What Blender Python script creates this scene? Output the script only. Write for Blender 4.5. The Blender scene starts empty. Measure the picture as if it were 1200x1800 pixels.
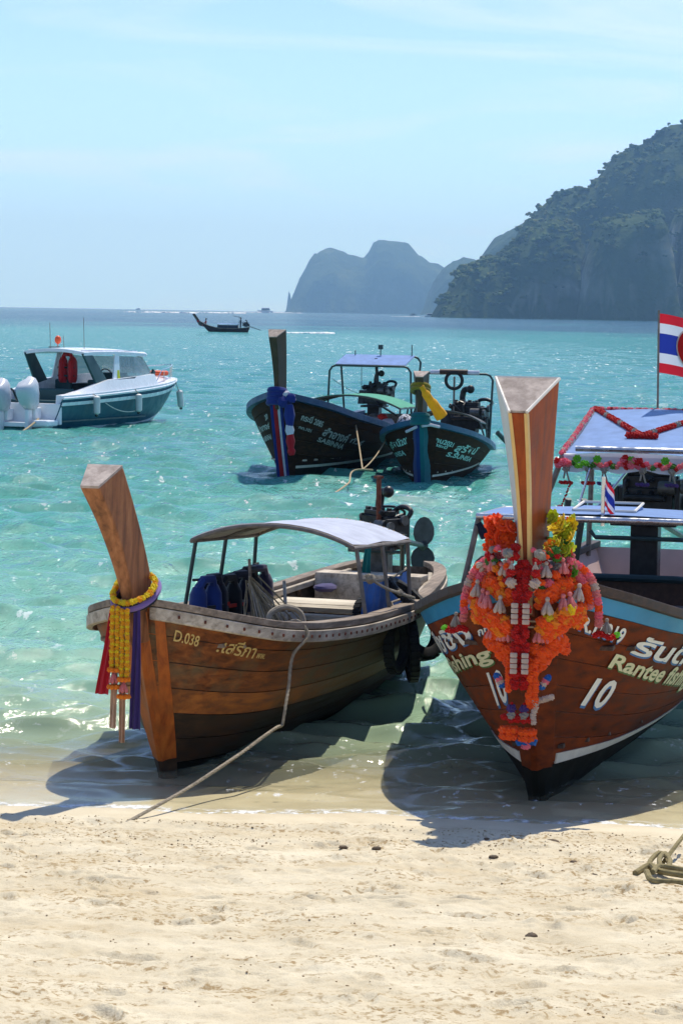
import bpy, bmesh, math, random
import numpy as np
from mathutils import Vector, Matrix, Euler, noise as mnoise

random.seed(7)
S = bpy.context.scene
COL = S.collection
R = math.radians

# ------------------------------------------------------------------ camera
CAM_H, FPX = 3.2, 4500.0
PITCH, ROLL = math.atan(352 / FPX), 0.0167
cd = bpy.data.cameras.new("camera")
cd.sensor_fit = 'VERTICAL'
cd.sensor_height = 36
cd.lens = FPX / 1800 * 36
cd.clip_start, cd.clip_end = 0.5, 60000
cam = bpy.data.objects.new("camera", cd)
COL.objects.link(cam)
cam.matrix_world = Matrix.Translation((0, 0, CAM_H)) @ Matrix.Rotation(math.pi / 2 - PITCH, 4, 'X') @ Matrix.Rotation(ROLL, 4, 'Z')
S.camera = cam

# ------------------------------------------------------------------ light
SUN_EL, SUN_AZ = R(62), math.atan2(0.36, 0.93)
w = bpy.data.worlds.new("World")
S.world = w
w.use_nodes = True
nt = w.node_tree
bg = nt.nodes["Background"]
sky = nt.nodes.new("ShaderNodeTexSky")
sky.sky_type = 'NISHITA'
sky.sun_disc = False
sky.sun_elevation, sky.sun_rotation = SUN_EL, SUN_AZ
sky.altitude, sky.air_density, sky.dust_density, sky.ozone_density = 0, 1.0, 0.1, 3.0
bg.inputs[1].default_value = 0.15
tint = nt.nodes.new("ShaderNodeMixRGB")                 # the photograph's cool colour rendering of the sky
tint.blend_type = 'MULTIPLY'
tint.inputs[0].default_value = 1.0
tint.inputs[2].default_value = (0.58, 0.66, 0.93, 1)
nt.links.new(sky.outputs[0], tint.inputs[1])
# pale sea air low round the whole horizon
tcw = nt.nodes.new("ShaderNodeTexCoord")
sepw = nt.nodes.new("ShaderNodeSeparateXYZ")
nt.links.new(tcw.outputs['Generated'], sepw.inputs[0])
airw = nt.nodes.new("ShaderNodeMapRange")
for i_, v_ in enumerate((0.0, 0.24, 0.95, 0.0)): airw.inputs[i_ + 1].default_value = v_
airw.interpolation_type = 'SMOOTHSTEP'
nt.links.new(sepw.outputs[2], airw.inputs[0])
veil = nt.nodes.new("ShaderNodeMixRGB")
veil.inputs[2].default_value = (4.6, 7.6, 10.6, 1)
nt.links.new(airw.outputs[0], veil.inputs[0])
nt.links.new(tint.outputs[0], veil.inputs[1])
# thin wisps of high cloud, all round the sky
mapw = nt.nodes.new("ShaderNodeMapping")
mapw.inputs['Scale'].default_value = (1.0, 1.0, 7.0)
mapw.inputs['Rotation'].default_value = (0.10, 0.22, 0.4)
nzw = nt.nodes.new("ShaderNodeTexNoise")
nzw.inputs['Scale'].default_value = 5.0
nzw.inputs['Detail'].default_value = 7
nzw.inputs['Roughness'].default_value = 0.55
nzw.inputs['Distortion'].default_value = 0.9
rw = nt.nodes.new("ShaderNodeMapRange")
for i_, v_ in enumerate((0.47, 0.72, 0.0, 0.6)): rw.inputs[i_ + 1].default_value = v_
mixw = nt.nodes.new("ShaderNodeMixRGB")
mixw.inputs[2].default_value = (6.2, 7.3, 8.2, 1)
nt.links.new(tcw.outputs['Generated'], mapw.inputs[0])
nt.links.new(mapw.outputs[0], nzw.inputs['Vector'])
nt.links.new(nzw.outputs[0], rw.inputs[0])
nt.links.new(rw.outputs[0], mixw.inputs[0])
nt.links.new(veil.outputs[0], mixw.inputs[1])
nt.links.new(mixw.outputs[0], bg.inputs[0])

sl = bpy.data.lights.new("sun", 'SUN')
sl.energy, sl.angle, sl.color = 5.0, R(0.53), (1.0, 0.93, 0.80)
so = bpy.data.objects.new("sun", sl)
COL.objects.link(so)
sdir = Vector((math.sin(SUN_AZ) * math.cos(SUN_EL), math.cos(SUN_AZ) * math.cos(SUN_EL), math.sin(SUN_EL)))
so.rotation_euler = sdir.to_track_quat('Z', 'Y').to_euler()
so.location = (0, 0, 300)

S.view_settings.view_transform = 'Standard'
S.view_settings.look = 'None'
S.view_settings.exposure = 0.0
S.view_settings.gamma = 1
S.view_settings.use_curve_mapping = False
S.render.engine = 'CYCLES'
S.cycles.use_denoising = True
S.cycles.max_bounces = 8
S.cycles.transparent_max_bounces = 12
S.cycles.volume_bounces = 0
S.cycles.sample_clamp_indirect = 6
S.cycles.caustics_reflective = False
S.cycles.caustics_refractive = False

# ------------------------------------------------------------------ helpers
def lin(r, g, b):
    f = lambda c: (c / 255) / 12.92 if c / 255 <= 0.04045 else ((c / 255 + 0.055) / 1.055) ** 2.4
    return (f(r), f(g), f(b), 1)

def at(u, v, z):
    """world point on the plane of height z that a pixel of the 1200x1800 photograph looks at"""
    a, b = u - 600, v - 900
    x = a * math.cos(ROLL) + b * math.sin(ROLL)
    y = -a * math.sin(ROLL) + b * math.cos(ROLL)
    d = Vector((x, FPX * math.cos(PITCH) - y * math.sin(PITCH), -FPX * math.sin(PITCH) - y * math.cos(PITCH)))
    return Vector((0, 0, CAM_H)) + d * ((z - CAM_H) / d.z)

def at_d(u, v, depth):
    a, b = u - 600, v - 900
    x = a * math.cos(ROLL) + b * math.sin(ROLL)
    y = -a * math.sin(ROLL) + b * math.cos(ROLL)
    d = Vector((x, FPX * math.cos(PITCH) - y * math.sin(PITCH), -FPX * math.sin(PITCH) - y * math.cos(PITCH)))
    return Vector((0, 0, CAM_H)) + d * (depth / d.y)

def tag(o, label=None, cat=None, group=None, kind=None):
    if label: o['label'] = label
    if cat: o['category'] = cat
    if group: o['group'] = group
    if kind: o['kind'] = kind
    return o

def empty(name, loc=(0, 0, 0), rz=0.0, label=None, cat=None, group=None):
    o = bpy.data.objects.new(name, None)
    o.empty_display_size = 0.3
    o.location = loc
    o.rotation_euler = (0, 0, rz)
    COL.objects.link(o)
    return tag(o, label, cat, group)

def link_mesh(name, me, parent=None, mat=None, loc=None):
    o = bpy.data.objects.new(name, me)
    if mat is not None and not me.materials: me.materials.append(mat)
    COL.objects.link(o)
    if parent is not None: o.parent = parent
    if loc is not None: o.location = loc
    return o

def np_mesh(name, V, F, smooth=True):
    """mesh from numpy arrays; F is (n,4) or (n,3)"""
    me = bpy.data.meshes.new(name)
    V = np.asarray(V, dtype=np.float32); F = np.asarray(F, dtype=np.int32)
    k = F.shape[1]
    me.vertices.add(len(V)); me.vertices.foreach_set("co", V.ravel())
    me.loops.add(F.size); me.loops.foreach_set("vertex_index", F.ravel())
    me.polygons.add(len(F)); me.polygons.foreach_set("loop_start", np.arange(0, F.size, k, dtype=np.int32))
    try: me.polygons.foreach_set("loop_total", np.full(len(F), k, dtype=np.int32))
    except Exception: pass
    me.polygons.foreach_set("use_smooth", np.full(len(F), smooth))
    me.update(calc_edges=True)
    return me

def grid_faces(nr, nc):
    i = np.arange(nr - 1)[:, None] * nc + np.arange(nc - 1)[None, :]
    return np.stack([i, i + 1, i + nc + 1, i + nc], -1).reshape(-1, 4)

class MB:
    """collects shapes, then links them as ONE mesh object"""
    def __init__(s): s.v, s.f = [], []
    def add(s, vs, fs):
        n = len(s.v)
        s.v += [tuple(p) for p in vs]
        s.f += [tuple(i + n for i in f) for f in fs]
        return s
    def box(s, c, size, rot=None, taper=1.0):
        hx, hy, hz = size[0] / 2, size[1] / 2, size[2] / 2
        M = Euler(rot).to_matrix() if rot else Matrix.Identity(3)
        vs = []
        for z in (-1, 1):
            k = taper if z > 0 else 1
            for x, y in ((-1, -1), (1, -1), (1, 1), (-1, 1)):
                vs.append(Vector(c) + M @ Vector((x * hx * k, y * hy * k, z * hz)))
        return s.add(vs, [(3, 2, 1, 0), (4, 5, 6, 7), (0, 1, 5, 4), (1, 2, 6, 5), (2, 3, 7, 6), (3, 0, 4, 7)])
    def tube(s, pts, r, n=8, caps=True, closed=False):
        pts = [Vector(p) for p in pts]
        m = len(pts)
        rs = [r] * m if not hasattr(r, '__len__') else list(r)
        T = []
        for i in range(m):
            a = pts[(i - 1) % m] if (closed or i > 0) else pts[0]
            b = pts[(i + 1) % m] if (closed or i < m - 1) else pts[-1]
            t = b - a
            T.append(t.normalized() if t.length > 1e-9 else Vector((0, 0, 1)))
        ref = Vector((0, 0, 1)) if abs(T[0].z) < 0.9 else Vector((1, 0, 0))
        u = T[0].cross(ref).normalized()
        vs, fs = [], []
        for i in range(m):
            u = (u - T[i] * u.dot(T[i]))
            u = u.normalized() if u.length > 1e-6 else T[i].orthogonal().normalized()
            w_ = T[i].cross(u)
            for k in range(n):
                a = 2 * math.pi * k / n
                vs.append(pts[i] + (u * math.cos(a) + w_ * math.sin(a)) * rs[i])
        last = m if closed else m - 1
        for i in range(last):
            j = (i + 1) % m
            for k in range(n):
                l = (k + 1) % n
                fs.append((i * n + k, i * n + l, j * n + l, j * n + k))
        if caps and not closed:
            fs.append(tuple(range(n))[::-1]); fs.append(tuple((m - 1) * n + k for k in range(n)))
        return s.add(vs, fs)
    def ball(s, c, r, nu=8, nv=6, sc=(1, 1, 1), rot=None, lump=0.0):
        M = Euler(rot).to_matrix() if rot else Matrix.Identity(3)
        vs = [Vector((0, 0, 1))]; fs = []
        for j in range(1, nv):
            p = math.pi * j / nv
            for i in range(nu):
                a = 2 * math.pi * i / nu
                k = 1 + random.uniform(-lump, lump)
                vs.append(Vector((math.sin(p) * math.cos(a), math.sin(p) * math.sin(a), math.cos(p))) * k)
        vs.append(Vector((0, 0, -1)))
        vs = [Vector(c) + M @ Vector((q.x * sc[0] * r, q.y * sc[1] * r, q.z * sc[2] * r)) for q in vs]
        for i in range(nu): fs.append((0, 1 + i, 1 + (i + 1) % nu))
        for j in range(nv - 2):
            for i in range(nu):
                a = 1 + j * nu
                fs.append((a + i, a + nu + i, a + nu + (i + 1) % nu, a + (i + 1) % nu))
        a = 1 + (nv - 2) * nu
        for i in range(nu): fs.append((len(vs) - 1, a + (i + 1) % nu, a + i))
        return s.add(vs, fs)
    def cyl(s, a, b, r, n=10, r2=None):
        return s.tube([a, b], [r, r if r2 is None else r2], n)
    def loft(s, rings, closed=True, caps=True):
        n = len(rings[0]); vs = [p for rg in rings for p in rg]; fs = []
        for i in range(len(rings) - 1):
            for k in range(n if closed else n - 1):
                l = (k + 1) % n
                fs.append((i * n + k, i * n + l, (i + 1) * n + l, (i + 1) * n + k))
        if caps and closed:
            fs.append(tuple(range(n))[::-1]); fs.append(tuple((len(rings) - 1) * n + k for k in range(n)))
        return s.add(vs, fs)
    def torus(s, c, r, rr, axis=(0, 0, 1), n=24, m=8, sx=1.0):
        q = Vector(axis).to_track_quat('Z', 'Y')
        pts = [Vector(c) + q @ Vector((math.cos(2 * math.pi * i / n) * r * sx, math.sin(2 * math.pi * i / n) * r, 0)) for i in range(n)]
        return s.tube(pts, rr, m, closed=True)
    def mesh(s, name, smooth=False):
        me = bpy.data.meshes.new(name)
        me.from_pydata([tuple(p) for p in s.v], [], s.f)
        if smooth: me.polygons.foreach_set("use_smooth", [True] * len(me.polygons))
        me.update()
        bm = bmesh.new(); bm.from_mesh(me)
        bmesh.ops.recalc_face_normals(bm, faces=bm.faces)
        bm.to_mesh(me); bm.free()
        return me
    def build(s, name, mat, parent=None, smooth=False, bevel=0.0, loc=None):
        me = s.mesh(name, smooth)
        o = link_mesh(name, me, parent, mat, loc)
        if smooth and smooth != 'all':
            try: me.set_sharp_from_angle(angle=R(38))
            except Exception: pass
        if bevel:
            b = o.modifiers.new("bevel", 'BEVEL'); b.width = bevel; b.segments = 2; b.limit_method = 'ANGLE'
        return o

def spline(xs, ys, x):
    """monotone cubic through points (numpy), for fair curves"""
    xs = np.asarray(xs, float); ys = np.asarray(ys, float); x = np.asarray(x, float)
    h = np.diff(xs); d = np.diff(ys) / h
    m = np.zeros_like(ys); m[0], m[-1] = d[0], d[-1]
    for i in range(1, len(xs) - 1):
        m[i] = 0 if d[i - 1] * d[i] <= 0 else 2 * d[i - 1] * d[i] / (d[i - 1] + d[i])
    k = np.clip(np.searchsorted(xs, x) - 1, 0, len(h) - 1)
    t = np.clip((x - xs[k]) / h[k], 0, 1)
    return ((1 + 2 * t) * (1 - t) ** 2 * ys[k] + t * (1 - t) ** 2 * h[k] * m[k]
            + t * t * (3 - 2 * t) * ys[k + 1] + t * t * (t - 1) * h[k] * m[k + 1])

def fairs(pts, n=24):
    """smooth 3-D curve through points"""
    P = np.array([tuple(p) for p in pts], float)
    d = np.r_[0, np.cumsum(np.linalg.norm(np.diff(P, axis=0), axis=1))]
    t = np.linspace(0, d[-1], n)
    Q = np.empty((n, 3))
    m = np.gradient(P, d, axis=0) if len(P) > 2 else np.tile((P[1] - P[0]) / d[1], (2, 1))
    k = np.clip(np.searchsorted(d, t) - 1, 0, len(P) - 2)
    h = (d[k + 1] - d[k])[:, None]; s = ((t - d[k])[:, None]) / h
    Q = ((1 + 2 * s) * (1 - s) ** 2 * P[k] + s * (1 - s) ** 2 * h * m[k] + s * s * (3 - 2 * s) * P[k + 1] + s * s * (s - 1) * h * m[k + 1])
    return [Vector(q) for q in Q]

def sag(a, b, drop, n=20):
    a, b = Vector(a), Vector(b)
    return [a.lerp(b, i / (n - 1)) - Vector((0, 0, drop * 4 * (i / (n - 1)) * (1 - i / (n - 1)))) for i in range(n)]

# numpy value noise
def _hash(ix, iy, seed):
    h = (ix.astype(np.int64) * 374761393 + iy.astype(np.int64) * 668265263 + seed * 1274126177) & 0xFFFFFFFF
    h = ((h ^ (h >> 13)) * 1274126177) & 0xFFFFFFFF
    return ((h ^ (h >> 16)) & 0xFFFF) / 65535.0
def vnoise(x, y, seed=0):
    ix, iy = np.floor(x), np.floor(y)
    fx, fy = x - ix, y - iy
    fx, fy = fx * fx * (3 - 2 * fx), fy * fy * (3 - 2 * fy)
    a, b = _hash(ix, iy, seed), _hash(ix + 1, iy, seed)
    c, d = _hash(ix, iy + 1, seed), _hash(ix + 1, iy + 1, seed)
    return (a * (1 - fx) + b * fx) * (1 - fy) + (c * (1 - fx) + d * fx) * fy
def fbm(x, y, seed=0, oct=4, gain=0.5):
    s, a, t = 0, 1, 0
    for o in range(oct):
        s = s + a * (vnoise(x * 2 ** o, y * 2 ** o, seed + o) - 0.5); t += a; a *= gain
    return s / t * 2

# ------------------------------------------------------------------ materials
class NT:
    def __init__(s, name):
        s.m = bpy.data.materials.new(name); s.m.use_nodes = True
        s.t = s.m.node_tree; s.b = s.t.nodes["Principled BSDF"]; s.out = s.t.nodes["Material Output"]
    def n(s, typ, **kw):
        nd = s.t.nodes.new(typ)
        for k, v in kw.items():
            if k.startswith('i_'):
                key = k[2:]
                nd.inputs[int(key) if key.isdigit() else key.replace('_', ' ')].default_value = v
            else: setattr(nd, k, v)
        return nd
    def l(s, a, b): s.t.links.new(a, b)
    def math(s, op, a, b=None, c=None):
        nd = s.n("ShaderNodeMath", operation=op)
        for i, v in enumerate((a, b, c)):
            if v is None: continue
            if isinstance(v, (int, float)): nd.inputs[i].default_value = v
            else: s.l(v, nd.inputs[i])
        return nd.outputs[0]
    def noise(s, vec, scale, detail=4, rough=0.55, dist=0.0):
        nd = s.n("ShaderNodeTexNoise"); nd.inputs['Scale'].default_value = scale
        nd.inputs['Detail'].default_value = detail; nd.inputs['Roughness'].default_value = rough
        nd.inputs['Distortion'].default_value = dist
        if vec is not None: s.l(vec, nd.inputs['Vector'])
        return nd.outputs[0]
    def coord(s, kind='Object', scale=(1, 1, 1), rot=(0, 0, 0)):
        tc = s.n("ShaderNodeTexCoord"); mp = s.n("ShaderNodeMapping")
        mp.inputs['Scale'].default_value = scale; mp.inputs['Rotation'].default_value = rot
        s.l(tc.outputs[kind], mp.inputs[0]); return mp.outputs[0]
    def ramp(s, fac, stops):
        nd = s.n("ShaderNodeValToRGB"); e = nd.color_ramp.elements
        while len(e) < len(stops): e.new(0.5)
        for el, (p, c) in zip(e, stops):
            el.position = p; el.color = c if len(c) == 4 else (*c, 1)
        s.l(fac, nd.inputs[0]); return nd.outputs[0]
    def rng(s, v, a, b, c=0.0, d=1.0):
        nd = s.n("ShaderNodeMapRange"); s.l(v, nd.inputs[0])
        for i, q in enumerate((a, b, c, d)): nd.inputs[i + 1].default_value = q
        return nd.outputs[0]
    def mix(s, f, a, b, mode='MIX'):
        nd = s.n("ShaderNodeMixRGB", blend_type=mode)
        for i, v in enumerate((f, a, b)):
            if isinstance(v, (int, float)): nd.inputs[i].default_value = v
            elif isinstance(v, tuple): nd.inputs[i].default_value = v if len(v) == 4 else (*v, 1)
            else: s.l(v, nd.inputs[i])
        return nd.outputs[0]
    def bump(s, h, strength=0.3, dist=0.01, nrm=None):
        nd = s.n("ShaderNodeBump"); nd.inputs['Strength'].default_value = strength; nd.inputs['Distance'].default_value = dist
        s.l(h, nd.inputs['Height'])
        if nrm is not None: s.l(nrm, nd.inputs['Normal'])
        return nd.outputs[0]
    def set(s, name, v):
        if isinstance(v, (int, float, tuple)): s.b.inputs[name].default_value = v if not isinstance(v, tuple) or len(v) == 4 else (*v, 1)
        else: s.l(v, s.b.inputs[name])

def mat_simple(name, col, rough=0.6, metal=0.0, var=0.25, scale=6.0, bump=0.15, bscale=60.0, spec=0.4, alpha=None):
    m = NT(name)
    c = m.coord('Object')
    n1 = m.noise(c, scale, 5)
    dark = tuple(x * (1 - var) for x in col[:3]); lite = tuple(min(1, x * (1 + var)) for x in col[:3])
    m.set('Base Color', m.ramp(n1, [(0.3, dark), (0.7, lite)]))
    m.set('Roughness', m.rng(m.noise(c, scale * 2.3, 3), 0.3, 0.7, max(0.03, rough - 0.12), min(1, rough + 0.12)))
    m.set('Metallic', metal); m.set('Specular IOR Level', spec)
    if bump: m.l(m.bump(m.noise(c, bscale, 4), bump, 0.004), m.b.inputs['Normal'])
    return m.m

def mat_wood(name, cols, rough=0.55, along=(0.6, 9, 9), scale=3.0, patch=1.2, bump=0.35, stain=None, stain_amt=0.5, coat=0.0, spec=0.35):
    """grain stretched along the piece, patchy wear, per-piece tone"""
    m = NT(name)
    c = m.coord('Object', along)
    c0 = m.coord('Object')
    info = m.n("ShaderNodeObjectInfo")
    g = m.noise(c, scale, 8, 0.62, 0.4)
    col = m.ramp(g, [(0.28, cols[0]), (0.5, cols[1]), (0.72, cols[2])])
    p = m.noise(c0, patch, 5, 0.6)
    if stain is not None:
        col = m.mix(m.rng(p, 0.48, 0.62, 0, stain_amt), col, stain)
    fine = m.noise(m.coord('Object', (along[0] * 3, along[1] * 4, along[2] * 4)), scale * 4, 4)
    col = m.mix(m.rng(fine, 0.58, 0.75, 0, 0.4), col, tuple(x * 0.45 for x in cols[0][:3]))
    tone = m.rng(info.outputs['Random'], 0, 1, 0.78, 1.18)
    hs = m.n("ShaderNodeHueSaturation"); m.l(col, hs.inputs['Color']); m.l(tone, hs.inputs['Value'])
    m.set('Base Color', hs.outputs[0])
    m.set('Roughness', m.rng(g, 0.3, 0.7, rough - 0.1, rough + 0.15)); m.set('Specular IOR Level', spec)
    if coat: m.set('Coat Weight', coat); m.set('Coat Roughness', 0.2)
    m.l(m.bump(fine, bump, 0.004), m.b.inputs['Normal'])
    return m.m

def mat_cloth(name, col, rough=0.85, trans=0.25, var=0.15):
    m = NT(name)
    c = m.coord('Object')
    n1 = m.noise(c, 7, 4)
    m.set('Base Color', m.ramp(n1, [(0.3, tuple(x * (1 - var) for x in col[:3])), (0.7, tuple(min(1, x * (1 + var)) for x in col[:3]))]))
    m.set('Roughness', rough); m.set('Specular IOR Level', 0.2)
    m.set('Sheen Weight', 0.2)
    m.l(m.bump(m.noise(c, 160, 3), 0.15, 0.003), m.b.inputs['Normal'])
    if trans:
        tr = m.n("ShaderNodeBsdfTranslucent"); tr.inputs[0].default_value = (*[min(1, x * 1.1) for x in col[:3]], 1)
        mx = m.n("ShaderNodeMixShader"); mx.inputs[0].default_value = trans
        m.l(m.b.outputs[0], mx.inputs[1]); m.l(tr.outputs[0], mx.inputs[2]); m.l(mx.outputs[0], m.out.inputs[0])
    return m.m
# ================================================================== THE SETTING
def shore_y(x):
    return 16.15 + 0.09 * np.sin(x * 1.5 + 0.5) + 0.05 * np.sin(x * 3.7 + 1.0) + 0.02 * np.sin(x * 8.3) - 0.22 * np.tanh(x * 0.7) + 0.0015 * x * x

def bed_z(x, y):
    """height of sand: beach above the waterline, seabed below it"""
    t = shore_y(x) - y
    up = np.where(t < 1.2, 0.045 * t, 0.054 + (t - 1.2) * 0.085)
    up = np.where(t > 7, 0.054 + 5.8 * 0.085 + (t - 7) * 0.05, up)
    s = -t
    dn = -np.where(s < 3, 0.05 * s, np.where(s < 40, 0.15 + (s - 3) * 0.075, 2.925 + (s - 40) * 0.02))
    return np.where(t > 0, up, np.maximum(dn, -14))

# ---- beach (one sheet that runs on under the sea)
def axis(core0, core1, step, ends, ratio):
    a = list(np.arange(core0, core1, step)); s = step
    hi = []; p = a[-1]
    while p < ends[1]: s *= ratio; p += s; hi.append(p)
    lo = []; p = a[0]; s = step
    while p > ends[0]: s *= ratio; p -= s; lo.append(p)
    return np.array(lo[::-1] + a + hi)
bx_ = axis(-2.9, 2.9, 0.016, (-300, 300), 1.12)
by_ = axis(8.6, 17.6, 0.016, (-60, 220), 1.12)
X, Y = np.meshgrid(bx_, by_)
Z = bed_z(X, Y)
t = shore_y(X) - Y
amp = np.clip((t - 0.25) / 0.5, 0, 1)                       # smooth wet strip, then trodden sand
near = np.exp(-((X / 12) ** 2)) * np.clip((Y + 10) / 8, 0, 1)
lump = 0.026 * fbm(X * 1.9, Y * 2.6, 3, 4) + 0.020 * fbm(X * 6, Y * 7, 9, 4)
# ridges of debris thrown up along the waterline
rid = sum(h * np.exp(-(((t - c + 0.10 * fbm(X * 0.8, Y * 0.05 + c, 5, 3)) / wd) ** 2)) for h, c, wd in ((0.020, 0.62, 0.10), (0.014, 1.15, 0.12), (0.018, 1.9, 0.18)))
foot = np.zeros_like(Z)
rf = np.random.RandomState(4)
for k in range(210):
    fx, fy = rf.uniform(-2.6, 2.6), rf.uniform(8.8, 15.2)
    a = rf.uniform(0, 3.14); L_, W_ = rf.uniform(0.07, 0.13), rf.uniform(0.035, 0.06)
    m_ = (abs(X - fx) < 0.4) & (abs(Y - fy) < 0.4)
    if not m_.any(): continue
    dx, dy = X[m_] - fx, Y[m_] - fy
    p_, q_ = dx * math.cos(a) + dy * math.sin(a), -dx * math.sin(a) + dy * math.cos(a)
    r2 = np.sqrt((p_ / L_) ** 2 + (q_ / W_) ** 2)
    d_ = rf.uniform(0.5, 1.0)
    foot[m_] += d_ * (-0.024 * np.exp(-r2 ** 4) + 0.011 * np.exp(-((r2 - 1.35) / 0.35) ** 2))
grain = 0.0095 * (fbm(X * 20, Y * 20, 21, 3)) * np.clip((t - 0.35) / 0.4, 0, 1)
Z = Z + near * (amp * (lump + foot) + rid * (0.6 + 0.8 * vnoise(X * 7, Y * 3, 8)) + grain)
Z = Z + near * np.clip(-t / 0.8, 0, 1) * 0.012 * fbm(X * 3, Y * 1.3, 12, 3)
BEACH_Z = Z
me = np_mesh("beach", np.stack([X, Y, Z], -1).reshape(-1, 3), grid_faces(*X.shape))
at_ = me.attributes.new("above", 'FLOAT', 'POINT'); at_.data.foreach_set("value", t.ravel().astype(np.float32))
m = NT("sand")
c = m.coord('Object')
ab = m.n("ShaderNodeAttribute", attribute_name="above").outputs['Fac']
g1 = m.noise(c, 2.2, 5); g2 = m.noise(c, 320, 2); g3 = m.noise(c, 28, 5, 0.65)
col = m.ramp(g1, [(0.3, (0.56, 0.48, 0.325)), (0.7, (0.71, 0.635, 0.465))])
col = m.mix(m.rng(g2, 0.52, 0.75, 0, 0.5), col, (0.30, 0.23, 0.13))
col = m.mix(m.rng(g2, 0.45, 0.25, 0, 0.45), col, (0.86, 0.80, 0.66))
drift = m.math('MULTIPLY', m.rng(g3, 0.51, 0.60, 0, 0.9), m.rng(m.noise(m.coord('Object', (0.7, 3.0, 1)), 1.5, 4), 0.45, 0.58, 0.10, 1))
drift = m.math('MULTIPLY', drift, m.rng(ab, 0.35, 0.6, 0, 1))
col = m.mix(drift, col, (0.30, 0.20, 0.085))
col = m.mix(m.math('MULTIPLY', m.rng(m.noise(m.coord('Object', (0.55, 1.6, 1)), 1.1, 5, 0.6), 0.52, 0.70, 0, 0.45), m.rng(ab, 0.4, 0.8, 0, 1)), col, (0.48, 0.36, 0.19))
wet = m.rng(ab, 0.0, 0.28, 1, 0)
wetn = m.math('MULTIPLY', wet, 0.14)
col = m.mix(wetn, col, (0.34, 0.25, 0.135))
m.set('Base Color', col)
m.set('Roughness', m.rng(wet, 0, 1, 0.95, 0.45)); m.set('Specular IOR Level', 0.25)
hb = m.math('ADD', m.math('MULTIPLY', g2, 0.4), m.noise(c, 90, 4))
bp = m.n("ShaderNodeBump"); m.l(m.rng(ab, 0.1, 0.5, 0.05, 0.8), bp.inputs['Strength']); bp.inputs['Distance'].default_value = 0.006
m.l(hb, bp.inputs['Height']); m.l(bp.outputs[0], m.b.inputs['Normal'])
beach = link_mesh("beach", me, None, m.m); tag(beach, kind='structure')

# ---- sea: real waves, finer towards the shore
rows = [15.0]
while rows[-1] < 7700:
    y = rows[-1]; rows.append(y + (0.024 if y < 18 else max(0.03, 0.0032 * y) if y < 260 else 0.0032 * y * (1 + (y - 260) / 700)))
ry = np.array(rows)
cu = np.concatenate([-np.linspace(1, 0.16, 60) ** 2 * 0.5 , np.linspace(-0.15, 0.15, 401), np.linspace(0.16, 1, 60) ** 2 * 0.5])
cu = np.sort(cu)
X, Y = np.meshgrid(cu, ry); X = X * (Y + 2)
dep = np.maximum(0.0, -bed_z(X, Y))
rs = np.random.RandomState(11)
Zs = np.zeros_like(X); DX = np.zeros_like(X); DY = np.zeros_like(X)
cell = np.maximum(0.0032 * Y, 0.03)
gust = 0.75 + 0.5 * vnoise(X * 0.05, Y * 0.02, 31)
for k in range(64):
    lam = 0.22 * (16 ** (k / 63.0)) * rs.uniform(0.9, 1.1)
    ang = rs.normal(-1.75, 0.55)                              # wind sea running to the shore
    kx, ky = math.cos(ang) * 2 * math.pi / lam, math.sin(ang) * 2 * math.pi / lam
    a = 0.0112 * lam ** 0.95 * (1.15 if lam < 1.1 else 0.55) * rs.uniform(0.5, 1.4)
    fade = np.clip((lam / cell - 2.2) / 2.5, 0, 1) * np.clip(dep / (0.10 + 0.06 * lam), 0, 1) ** 0.7 * gust
    ph = kx * X + ky * Y + rs.uniform(0, 6.28) + 1.2 * (vnoise(X * 0.4 / lam, Y * 0.4 / lam, 50 + k) - .5)
    Zs += a * fade * np.sin(ph)
    DX -= a * fade * 0.8 * math.cos(ang) * np.cos(ph) * -1; DY -= a * fade * 0.8 * math.sin(ang) * np.cos(ph) * -1
# the last little wave running up the sand
sh = Y - shore_y(X)
for c0, wd, h in ((0.55, 0.10, 0.010), (1.15, 0.16, 0.013), (2.1, 0.28, 0.018), (3.4, 0.40, 0.025)):
    cc = c0 + 0.16 * np.sin(X * 1.1 + c0 * 7) + 0.12 * fbm(X * 0.9, X * 0 + c0, 61, 3)
    e = (sh - cc) / wd
    Zs += h * np.where(e < 0, np.exp(-(e * 2.0) ** 2), np.exp(-(e * 0.7) ** 2)) * (0.5 + vnoise(X * 0.7, Y * 0 + c0, 77))
Zs += 0.003
me = np_mesh("sea", np.stack([X + DX, Y + DY, Zs], -1).reshape(-1, 3), grid_faces(*X.shape))
at_ = me.attributes.new("depth", 'FLOAT', 'POINT'); at_.data.foreach_set("value", dep.ravel().astype(np.float32))
at_ = me.attributes.new("crest", 'FLOAT', 'POINT'); at_.data.foreach_set("value", (Zs / np.maximum(0.012, 0.03 * np.clip(dep * 2, 0, 1))).ravel().astype(np.float32))
m = NT("sea_water"); t_ = m.t
m.t.nodes.remove(m.b)
c = m.coord('Object')
dp = m.n("ShaderNodeAttribute", attribute_name="depth").outputs['Fac']
cr = m.n("ShaderNodeAttribute", attribute_name="crest").outputs['Fac']
big = m.noise(m.coord('Object', (0.02, 0.008, 1)), 1.0, 4)
dpn = m.math('MULTIPLY', dp, m.rng(big, 0.3, 0.7, 0.8, 1.25))
col = m.ramp(m.rng(dpn, 0, 14, 0, 1), [(0.0, (0.60, 0.50, 0.31)), (0.008, (0.36, 0.46, 0.31)), (0.030, (0.21, 0.44, 0.33)), (0.10, (0.085, 0.33, 0.27)),
                                       (0.25, (0.048, 0.25, 0.235)), (0.66, (0.048, 0.28, 0.27)), (0.98, (0.012, 0.09, 0.16))])
df = m.n("ShaderNodeBsdfDiffuse"); m.l(col, df.inputs[0])
tp = m.n("ShaderNodeBsdfTransparent"); tp.inputs[0].default_value = (0.96, 0.97, 0.92, 1)
dq = m.math('MULTIPLY', dp, 8.0)
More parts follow.
